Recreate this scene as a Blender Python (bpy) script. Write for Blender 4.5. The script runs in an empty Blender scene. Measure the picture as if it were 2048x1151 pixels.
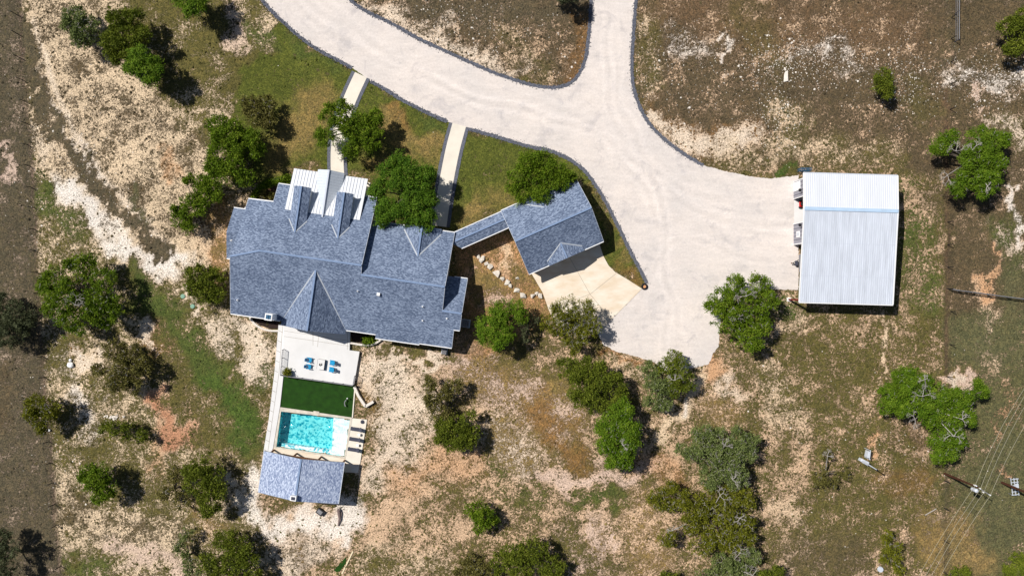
import bpy, bmesh, math, random
import numpy as np
from mathutils import Vector, Matrix
random.seed(7); RNG = np.random.default_rng(7)
# ------------------------------------------------------------------ camera, light
sc = bpy.context.scene; COL = sc.collection
H = 114.0; F = 1365.0; CX = 1024.0; CY = 575.5      # drone height (m), focal length (px of the 2048 px photograph)
cam = bpy.data.objects.new('camera', bpy.data.cameras.new('camera')); COL.objects.link(cam)
cam.location = (0, 0, H); cam.data.sensor_width = 36; cam.data.lens = 36*F/2048
cam.data.clip_start = 1; cam.data.clip_end = 3000; sc.camera = cam
SUN = Vector((0.733, -0.417, -1.0))                 # direction the light travels
sun = bpy.data.objects.new('sun', bpy.data.lights.new('sun', 'SUN')); COL.objects.link(sun)
sun.data.energy = 4.9; sun.data.angle = math.radians(0.5); sun.data.color = (1.0, 0.955, 0.89)
sun.rotation_euler = SUN.to_track_quat('-Z', 'Y').to_euler(); sun.location = (-60, 40, 90)
w = bpy.data.worlds.new("World"); sc.world = w; w.use_nodes = True
nt = w.node_tree; bg = nt.nodes['Background']; sky = nt.nodes.new('ShaderNodeTexSky')
sky.sky_type = 'NISHITA'; sky.sun_disc = False
sky.sun_elevation = math.radians(49.9); sky.sun_rotation = math.atan2(-0.733, 0.417)
nt.links.new(sky.outputs[0], bg.inputs[0]); bg.inputs[1].default_value = 0.05
sc.view_settings.view_transform = 'Standard'; sc.view_settings.look = 'None'
sc.view_settings.exposure = 0.04; sc.view_settings.gamma = 1
sc.cycles.max_bounces = 6; sc.cycles.transparent_max_bounces = 8
# ------------------------------------------------------------------ helpers
def P(px, py, z=0.0):
    k = (H-z)/F
    return Vector(((px-CX)*k, -(py-CY)*k, z))
def tag(o, label=None, cat=None, group=None, kind=None):
    if label: o['label'] = label
    if cat: o['category'] = cat
    if group: o['group'] = group
    if kind: o['kind'] = kind
    return o
def thing(name, loc, label, cat, group=None, rz=0.0):
    o = bpy.data.objects.new(name, None); COL.objects.link(o)
    o.empty_display_size = 0.3; o.location = loc; o.rotation_euler = (0, 0, rz)
    return tag(o, label, cat, group)
def root_of(o):
    while o.parent: o = o.parent
    return o
class MB:
    """collects shapes in world (or local) coordinates, then links them as one mesh object"""
    def __init__(s): s.v = []; s.f = []
    def add(s, vs, fs):
        n = len(s.v); s.v += [tuple(v) for v in vs]; s.f += [tuple(i+n for i in f) for f in fs]; return s
    def box(s, c, d, rz=0.0, rx=0.0, ry=0.0):
        m = Matrix.Rotation(rz, 3, 'Z') @ Matrix.Rotation(ry, 3, 'Y') @ Matrix.Rotation(rx, 3, 'X')
        c = Vector(c); vs = [c + m @ Vector((d[0]*.5*a, d[1]*.5*b, d[2]*.5*e)) for e in (-1, 1) for b in (-1, 1) for a in (-1, 1)]
        return s.add(vs, [(0,2,3,1),(4,5,7,6),(0,1,5,4),(2,6,7,3),(0,4,6,2),(1,3,7,5)])
    def slab(s, pts, t=0.14):
        n = len(pts); pts = [Vector(p) for p in pts]
        a = sum((pts[i].x*pts[(i+1) % n].y - pts[(i+1) % n].x*pts[i].y) for i in range(n))
        if a < 0: pts = pts[::-1]
        lo = [p - Vector((0, 0, t)) for p in pts]
        fs = [tuple(range(n)), tuple(range(2*n-1, n-1, -1))] + [(i, i+n, (i+1) % n + n, (i+1) % n) for i in range(n)]
        return s.add(pts+lo, fs)
    def sheet(s, pts):
        pts = [Vector(p) for p in pts]; n = len(pts)
        a = sum((pts[i].x*pts[(i+1) % n].y - pts[(i+1) % n].x*pts[i].y) for i in range(n))
        if a < 0: pts = pts[::-1]
        return s.add(pts, [tuple(range(n))])
    def bar(s, p, q, w, h):
        """box from p to q, width w sideways, height h"""
        p = Vector(p); q = Vector(q); d = (q-p); L = d.length
        if L < 1e-6: return s
        d /= L; sd = d.cross(Vector((0, 0, 1)))
        sd = Vector((1, 0, 0)) if sd.length < 1e-4 else sd.normalized()
        up = sd.cross(d).normalized()
        vs = [c + sd*(w*.5*a) + up*(h*.5*b) for c in (p, q) for b in (-1, 1) for a in (-1, 1)]
        return s.add(vs, [(0,1,3,2),(4,6,7,5),(0,4,5,1),(2,3,7,6),(0,2,6,4),(1,5,7,3)])
    def tube(s, p, q, r0, r1=None, n=6, caps=True):
        r1 = r0 if r1 is None else r1
        p = Vector(p); q = Vector(q); d = (q-p)
        if d.length < 1e-6: return s
        d.normalize(); a = d.orthogonal().normalized(); b = d.cross(a)
        vs = [c + (a*math.cos(2*math.pi*i/n) + b*math.sin(2*math.pi*i/n))*r for c, r in ((p, r0), (q, r1)) for i in range(n)]
        fs = [(i, (i+1) % n, (i+1) % n+n, i+n) for i in range(n)]
        if caps: fs += [tuple(range(n-1, -1, -1)), tuple(range(n, 2*n))]
        return s.add(vs, fs)
    def ball(s, c, r, sz=1.0, n=8, m=5, jit=0.0, rnd=random):
        c = Vector(c); vs = []; fs = []
        for j in range(m+1):
            th = math.pi*j/m
            for i in range(n):
                ph = 2*math.pi*i/n; k = 1+rnd.uniform(-jit, jit)
                vs.append(c + Vector((math.sin(th)*math.cos(ph)*r*k, math.sin(th)*math.sin(ph)*r*k, math.cos(th)*r*sz*k)))
        for j in range(m):
            for i in range(n): fs.append((j*n+i, (j+1)*n+i, (j+1)*n+(i+1) % n, j*n+(i+1) % n))
        return s.add(vs, fs)
    def ring(s, c, R, r, n=20, m=8):
        c = Vector(c); vs = []; fs = []
        for i in range(n):
            a = 2*math.pi*i/n
            for j in range(m):
                b = 2*math.pi*j/m; vs.append(c + Vector(((R+r*math.cos(b))*math.cos(a), (R+r*math.cos(b))*math.sin(a), r*math.sin(b))))
        for i in range(n):
            for j in range(m): fs.append((i*m+j, ((i+1) % n)*m+j, ((i+1) % n)*m+(j+1) % m, i*m+(j+1) % m))
        return s.add(vs, fs)
    def rock(s, c, r, seed=0, sz=0.6, ax=1.0, rz=0.0):
        """faceted angular stone"""
        rd = random.Random(seed); c = Vector(c); bm = bmesh.new()
        for i in range(10):
            d = Vector((rd.gauss(0, 1), rd.gauss(0, 1), rd.gauss(0, 1))).normalized()*rd.uniform(.8, 1.1)
            d.x *= ax; d = Matrix.Rotation(rz, 3, 'Z') @ d
            bm.verts.new(c + Vector((d.x*r, d.y*r, d.z*r*sz)))
        g = bmesh.ops.convex_hull(bm, input=bm.verts)
        bm.verts.ensure_lookup_table()
        for v in [v for v in bm.verts if not v.link_faces]: bm.verts.remove(v)
        bm.verts.index_update()
        s.add([v.co.copy() for v in bm.verts], [tuple(v.index for v in f.verts) for f in bm.faces]); bm.free(); return s
    def build(s, name, mat, parent=None, smooth=False, local=False, bevel=0.0):
        me = bpy.data.meshes.new(name)
        off = Vector((0, 0, 0))
        if parent is not None and not local: off = root_of(parent).location.copy()
        me.from_pydata([(v[0]-off.x, v[1]-off.y, v[2]-off.z) for v in s.v], [], s.f); me.update()
        bm = bmesh.new(); bm.from_mesh(me); bmesh.ops.recalc_face_normals(bm, faces=bm.faces); bm.to_mesh(me); bm.free()
        me.materials.append(mat)
        if smooth: me.polygons.foreach_set('use_smooth', [True]*len(me.polygons))
        o = bpy.data.objects.new(name, me); COL.objects.link(o)
        if parent is not None: o.parent = parent
        if bevel:
            b = o.modifiers.new('bevel', 'BEVEL'); b.width = bevel; b.segments = 2; b.limit_method = 'ANGLE'
        return o
def copy_tree(o, parent=None):
    c = o.copy(); COL.objects.link(c)
    if parent is not None: c.parent = parent
    for ch in [x for x in bpy.data.objects if x.parent == o]: copy_tree(ch, c)
    return c
def lin(c):
    return tuple(((x/255)/12.92 if x <= 10 else ((x/255+0.055)/1.055)**2.4) for x in c)
# ------------------------------------------------------------------ materials
def N(nt, typ, **kw):
    n = nt.nodes.new(typ)
    for k, v in kw.items(): setattr(n, k, v)
    return n
def mat(name, col, rough=0.8, var=0.12, scale=1.5, bump=0.0, bscale=20.0, metal=0.0, spec=0.3, stretch=None, rz=0.0, col2=None, detail=6):
    m = bpy.data.materials.new(name); m.use_nodes = True; nt = m.node_tree; L = nt.links
    b = nt.nodes['Principled BSDF']; b.inputs['Roughness'].default_value = rough; b.inputs['Metallic'].default_value = metal
    b.inputs['Specular IOR Level'].default_value = spec
    g = N(nt, 'ShaderNodeNewGeometry'); mp = N(nt, 'ShaderNodeMapping')
    mp.inputs['Rotation'].default_value = (0, 0, rz)
    if stretch: mp.inputs['Scale'].default_value = stretch
    L.new(g.outputs['Position'], mp.inputs[0])
    n = N(nt, 'ShaderNodeTexNoise'); n.inputs['Scale'].default_value = scale; n.inputs['Detail'].default_value = detail; n.inputs['Roughness'].default_value = 0.65
    L.new(mp.outputs[0], n.inputs['Vector'])
    r = N(nt, 'ShaderNodeValToRGB'); c = lin(col); c2 = lin(col2) if col2 else None
    r.color_ramp.elements[0].position = 0.3; r.color_ramp.elements[1].position = 0.7
    lo = c2 if c2 else tuple(x*(1-var) for x in c); hi = c if c2 else tuple(min(1, x*(1+var)) for x in c)
    r.color_ramp.elements[0].color = (*lo, 1); r.color_ramp.elements[1].color = (*hi, 1)
    L.new(n.outputs[0], r.inputs[0]); L.new(r.outputs[0], b.inputs['Base Color'])
    if bump:
        n2 = N(nt, 'ShaderNodeTexNoise'); n2.inputs['Scale'].default_value = bscale; n2.inputs['Detail'].default_value = 4
        L.new(mp.outputs[0], n2.inputs['Vector'])
        bp = N(nt, 'ShaderNodeBump'); bp.inputs['Strength'].default_value = 0.6; bp.inputs['Distance'].default_value = bump
        L.new(n2.outputs[0], bp.inputs['Height']); L.new(bp.outputs[0], b.inputs['Normal'])
    return m
def shingle(name, rz, base=(108, 122, 146), dark=(76, 89, 113), lite=(152, 166, 190)):
    """asphalt shingles: tabs of random tone in courses, plus blotches"""
    m = bpy.data.materials.new(name); m.use_nodes = True; nt = m.node_tree; L = nt.links
    b = nt.nodes['Principled BSDF']; b.inputs['Roughness'].default_value = 0.85; b.inputs['Specular IOR Level'].default_value = 0.2
    g = N(nt, 'ShaderNodeNewGeometry'); mp = N(nt, 'ShaderNodeMapping'); mp.inputs['Rotation'].default_value = (0, 0, rz)
    L.new(g.outputs['Position'], mp.inputs[0])
    sx = N(nt, 'ShaderNodeMapping'); sx.inputs['Scale'].default_value = (1.8, 2.3, 0.0); L.new(mp.outputs[0], sx.inputs[0])
    n1 = N(nt, 'ShaderNodeTexNoise'); n1.inputs['Scale'].default_value = 1.9; n1.inputs['Detail'].default_value = 5; n1.inputs['Roughness'].default_value = 0.85
    n1.inputs['Distortion'].default_value = 0.2
    L.new(sx.outputs[0], n1.inputs['Vector'])
    br = N(nt, 'ShaderNodeTexBrick'); br.inputs['Scale'].default_value = 1.0; br.inputs['Mortar Size'].default_value = 0.012
    br.inputs['Brick Width'].default_value = 0.36; br.inputs['Row Height'].default_value = 0.15
    br.inputs['Color1'].default_value = (0, 0, 0, 1); br.inputs['Color2'].default_value = (1, 1, 1, 1); br.inputs['Mortar'].default_value = (0.1, 0.1, 0.1, 1)
    fl = N(nt, 'ShaderNodeMapping'); fl.inputs['Scale'].default_value = (1, 1, 0.0); L.new(mp.outputs[0], fl.inputs[0]); L.new(fl.outputs[0], br.inputs['Vector'])
    n3 = N(nt, 'ShaderNodeTexNoise'); n3.inputs['Scale'].default_value = 0.35; n3.inputs['Detail'].default_value = 3; L.new(mp.outputs[0], n3.inputs['Vector'])
    mx = N(nt, 'ShaderNodeMath', operation='MULTIPLY'); mx.inputs[1].default_value = 0.24; L.new(br.outputs[0], mx.inputs[0])
    ad = N(nt, 'ShaderNodeMath', operation='ADD'); L.new(n1.outputs[0], ad.inputs[0]); L.new(mx.outputs[0], ad.inputs[1])
    m3 = N(nt, 'ShaderNodeMath', operation='MULTIPLY'); m3.inputs[1].default_value = 0.22; L.new(n3.outputs[0], m3.inputs[0])
    a2 = N(nt, 'ShaderNodeMath', operation='ADD'); L.new(ad.outputs[0], a2.inputs[0]); L.new(m3.outputs[0], a2.inputs[1])
    r = N(nt, 'ShaderNodeValToRGB'); e = r.color_ramp.elements
    e[0].position = 0.56; e[0].color = (*lin(dark), 1); e[1].position = 0.90; e[1].color = (*lin(lite), 1)
    x = e.new(0.72); x.color = (*lin(base), 1)
    L.new(a2.outputs[0], r.inputs[0]); L.new(r.outputs[0], b.inputs['Base Color'])
    bp = N(nt, 'ShaderNodeBump'); bp.inputs['Strength'].default_value = 0.5; bp.inputs['Distance'].default_value = 0.012
    L.new(br.outputs['Fac'], bp.inputs['Height']); bp.invert = True; L.new(bp.outputs[0], b.inputs['Normal'])
    return m
def foliage(name, c0, c1, c2, trans=0.25):
    m = bpy.data.materials.new(name); m.use_nodes = True; nt = m.node_tree; L = nt.links
    out = nt.nodes['Material Output']; b = nt.nodes['Principled BSDF']; b.inputs['Roughness'].default_value = 0.7; b.inputs['Specular IOR Level'].default_value = 0.15
    at = N(nt, 'ShaderNodeAttribute', attribute_name='tint')
    r = N(nt, 'ShaderNodeValToRGB'); e = r.color_ramp.elements
    e[0].position = 0; e[0].color = (*lin(c0), 1); e[1].position = 1; e[1].color = (*lin(c2), 1); x = e.new(0.5); x.color = (*lin(c1), 1)
    L.new(at.outputs['Fac'], r.inputs[0]); L.new(r.outputs[0], b.inputs['Base Color'])
    t = N(nt, 'ShaderNodeBsdfTranslucent'); L.new(r.outputs[0], t.inputs[0])
    mx = N(nt, 'ShaderNodeMixShader'); mx.inputs[0].default_value = trans
    L.new(b.outputs[0], mx.inputs[1]); L.new(t.outputs[0], mx.inputs[2]); L.new(mx.outputs[0], out.inputs[0])
    return m
A_H = math.radians(8.17)      # the house is turned this much clockwise
M = {}
M['shingle'] = shingle('shingle_house', A_H)
M['shingle_x'] = shingle('shingle_cross', A_H+math.pi/2)
A_G = math.atan2(68.2, 154.4)
M['shingle_g'] = shingle('shingle_garage', -A_G)
M['shingle_gx'] = shingle('shingle_garage_cross', -A_G+math.pi/2)
M['shingle_p'] = shingle('shingle_pool', A_H+math.pi/2, base=(150, 163, 190), dark=(104, 118, 152), lite=(208, 218, 236))
M['ridge'] = mat('ridge_cap', (124, 144, 176), 0.85, 0.12, 3)
M['valley'] = mat('valley_metal', (176, 182, 190), 0.6, 0.06, 2)
M['white'] = mat('white_paint', (238, 238, 238), 0.6, 0.04, 2)
M['wmetal'] = mat('white_metal_roof', (218, 221, 226), 0.5, 0.06, 0.6, stretch=(1, .15, 1), rz=A_H)
M['wmetal2'] = mat('galvanised_roof', (202, 208, 218), 0.5, 0.16, 1.6, stretch=(1.0, 0.02, 1), detail=3)
M['gmetal'] = mat('grey_metal_roof', (196, 204, 214), 0.5, 0.06, 0.8)
M['seam'] = mat('roof_seam', (196, 202, 214), 0.45, 0.05, 1)
M['stucco'] = mat('light_wall', (206, 204, 200), 0.85, 0.05, 1.0)
M['greysiding'] = mat('grey_siding', (146, 146, 156), 0.6, 0.06, 1.0)
M['glass'] = mat('window_glass', (40, 52, 66), 0.12, 0.1, 0.5, spec=0.7)
M['concrete'] = mat('pale_concrete', (226, 218, 204), 0.85, 0.09, 0.35)
M['conc_tan'] = mat('stained_concrete', (234, 226, 212), 0.85, 0.12, 0.22, col2=(214, 192, 164), stretch=(1, 2.6, 1), rz=-A_G)
M['patio'] = mat('patio_concrete', (220, 219, 218), 0.8, 0.06, 0.35)
M['joint'] = mat('joint', (150, 142, 130), 0.9, 0.1, 3)
M['coping'] = mat('pool_coping', (204, 196, 182), 0.8, 0.22, 1.2)
M['plaster'] = mat('pool_plaster', (112, 222, 226), 0.7, 0.12, 0.9)
M['ledge'] = mat('pool_ledge', (236, 240, 240), 0.7, 0.08, 1.2)
M['turf'] = mat('artificial_turf', (30, 64, 10), 0.95, 0.32, 0.9, bump=0.05, bscale=30)
M['mulch'] = mat('mulch', (48, 36, 32), 0.95, 0.4, 4, bump=0.05)
M['stone'] = mat('white_stone', (224, 216, 206), 0.9, 0.12, 3, bump=0.03, bscale=8)
M['boulder'] = mat('boulder', (204, 196, 184), 0.9, 0.14, 2.5, bump=0.04, bscale=6)
M['orangerock'] = mat('orange_rock', (205, 150, 105), 0.9, 0.15, 2.5)
M['gravel'] = mat('dark_gravel', (98, 101, 112), 0.9, 0.45, 5, bump=0.08, bscale=9)
M['gravel_bits'] = mat('gravel_bits', (118, 120, 130), 0.9, 0.5, 3)
M['wood'] = mat('brown_timber', (104, 66, 40), 0.8, 0.2, 2)
M['rustwood'] = mat('creosote_pole', (74, 44, 30), 0.85, 0.2, 2)
M['bark'] = mat('bark', (104, 94, 84), 0.9, 0.25, 4)
M['deadwood'] = mat('dead_wood', (168, 162, 156), 0.85, 0.15, 4)
M['driftwood'] = mat('driftwood', (128, 112, 108), 0.9, 0.25, 4)
M['black'] = mat('black_metal', (30, 31, 36), 0.6, 0.2, 3)
M['dgrey'] = mat('dark_grey', (66, 68, 82), 0.8, 0.12, 5)
M['grey'] = mat('mid_grey', (130, 130, 134), 0.7, 0.12, 3)
M['lgrey'] = mat('galvanised_metal', (196, 202, 212), 0.5, 0.1, 3, spec=0.5)
M['blue'] = mat('chair_blue', (16, 150, 200), 0.55, 0.06, 3)
M['navy'] = mat('navy_paint', (40, 90, 124), 0.5, 0.1, 3)
M['red'] = mat('red_paint', (190, 24, 22), 0.45, 0.08, 3)
M['maroon'] = mat('maroon_paint', (118, 40, 36), 0.6, 0.12, 3)
M['rubber'] = mat('rubber', (28, 29, 36), 0.8, 0.2, 4)
M['wire'] = mat('power_wire', (186, 180, 160), 0.5, 0.05, 1, metal=0.0)
M['fencewire'] = mat('fence_wire', (70, 62, 56), 0.7, 0.1, 1)
M['lid'] = mat('green_lid', (130, 168, 148), 0.7, 0.1, 3)
M['cream'] = mat('cream_plastic', (226, 210, 176), 0.7, 0.05, 3)
# ------------------------------------------------------------------ ground cover map
PAL = dict(pale=(230, 212, 190), white=(236, 227, 216), tan=(212, 180, 148), sand=(224, 200, 168), orange=(208, 160, 118),
           red=(188, 132, 100), pink=(212, 186, 168), brown=(136, 112, 94), dusty=(172, 152, 132), dk=(106, 88, 74))
GRS = dict(olive=(88, 84, 48), green=(72, 85, 42), dull=(86, 76, 58), dark=(84, 78, 62), rust=(130, 98, 62), line=(86, 72, 58), brt=(64, 88, 36),
           lawn=(80, 87, 38), grey=(88, 88, 62), tan=(138, 116, 76), brn=(100, 82, 62))
def wob(x, y, amp, wl, seed):
    rd = np.random.default_rng(seed); o = np.zeros_like(x)
    for i in range(7):
        a = rd.uniform(0, 2*math.pi); k = 2*math.pi/(wl*rd.uniform(.5, 1.6)); o += np.sin((x*math.cos(a)+y*math.sin(a))*k + rd.uniform(0, 6.28))
    return o*amp/2.6
def d_cap(x, y, pts):
    d = np.full_like(x, 1e9)
    if len(pts) == 1: return np.hypot(x-pts[0][0], y-pts[0][1])
    for (ax, ay), (bx, by) in zip(pts[:-1], pts[1:]):
        vx, vy = bx-ax, by-ay; t = np.clip(((x-ax)*vx+(y-ay)*vy)/(vx*vx+vy*vy+1e-9), 0, 1)
        d = np.minimum(d, np.hypot(x-ax-t*vx, y-ay-t*vy))
    return d
def d_poly(x, y, pts):
    d = d_cap(x, y, pts+[pts[0]]); ins = np.zeros(x.shape, bool); n = len(pts)
    for i in range(n):
        (ax, ay), (bx, by) = pts[i], pts[(i+1) % n]
        c = ((ay > y) != (by > y)) & (x < (bx-ax)*(y-ay)/((by-ay) if by != ay else 1e-9)+ax); ins ^= c
    return np.where(ins, -d, d)
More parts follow.
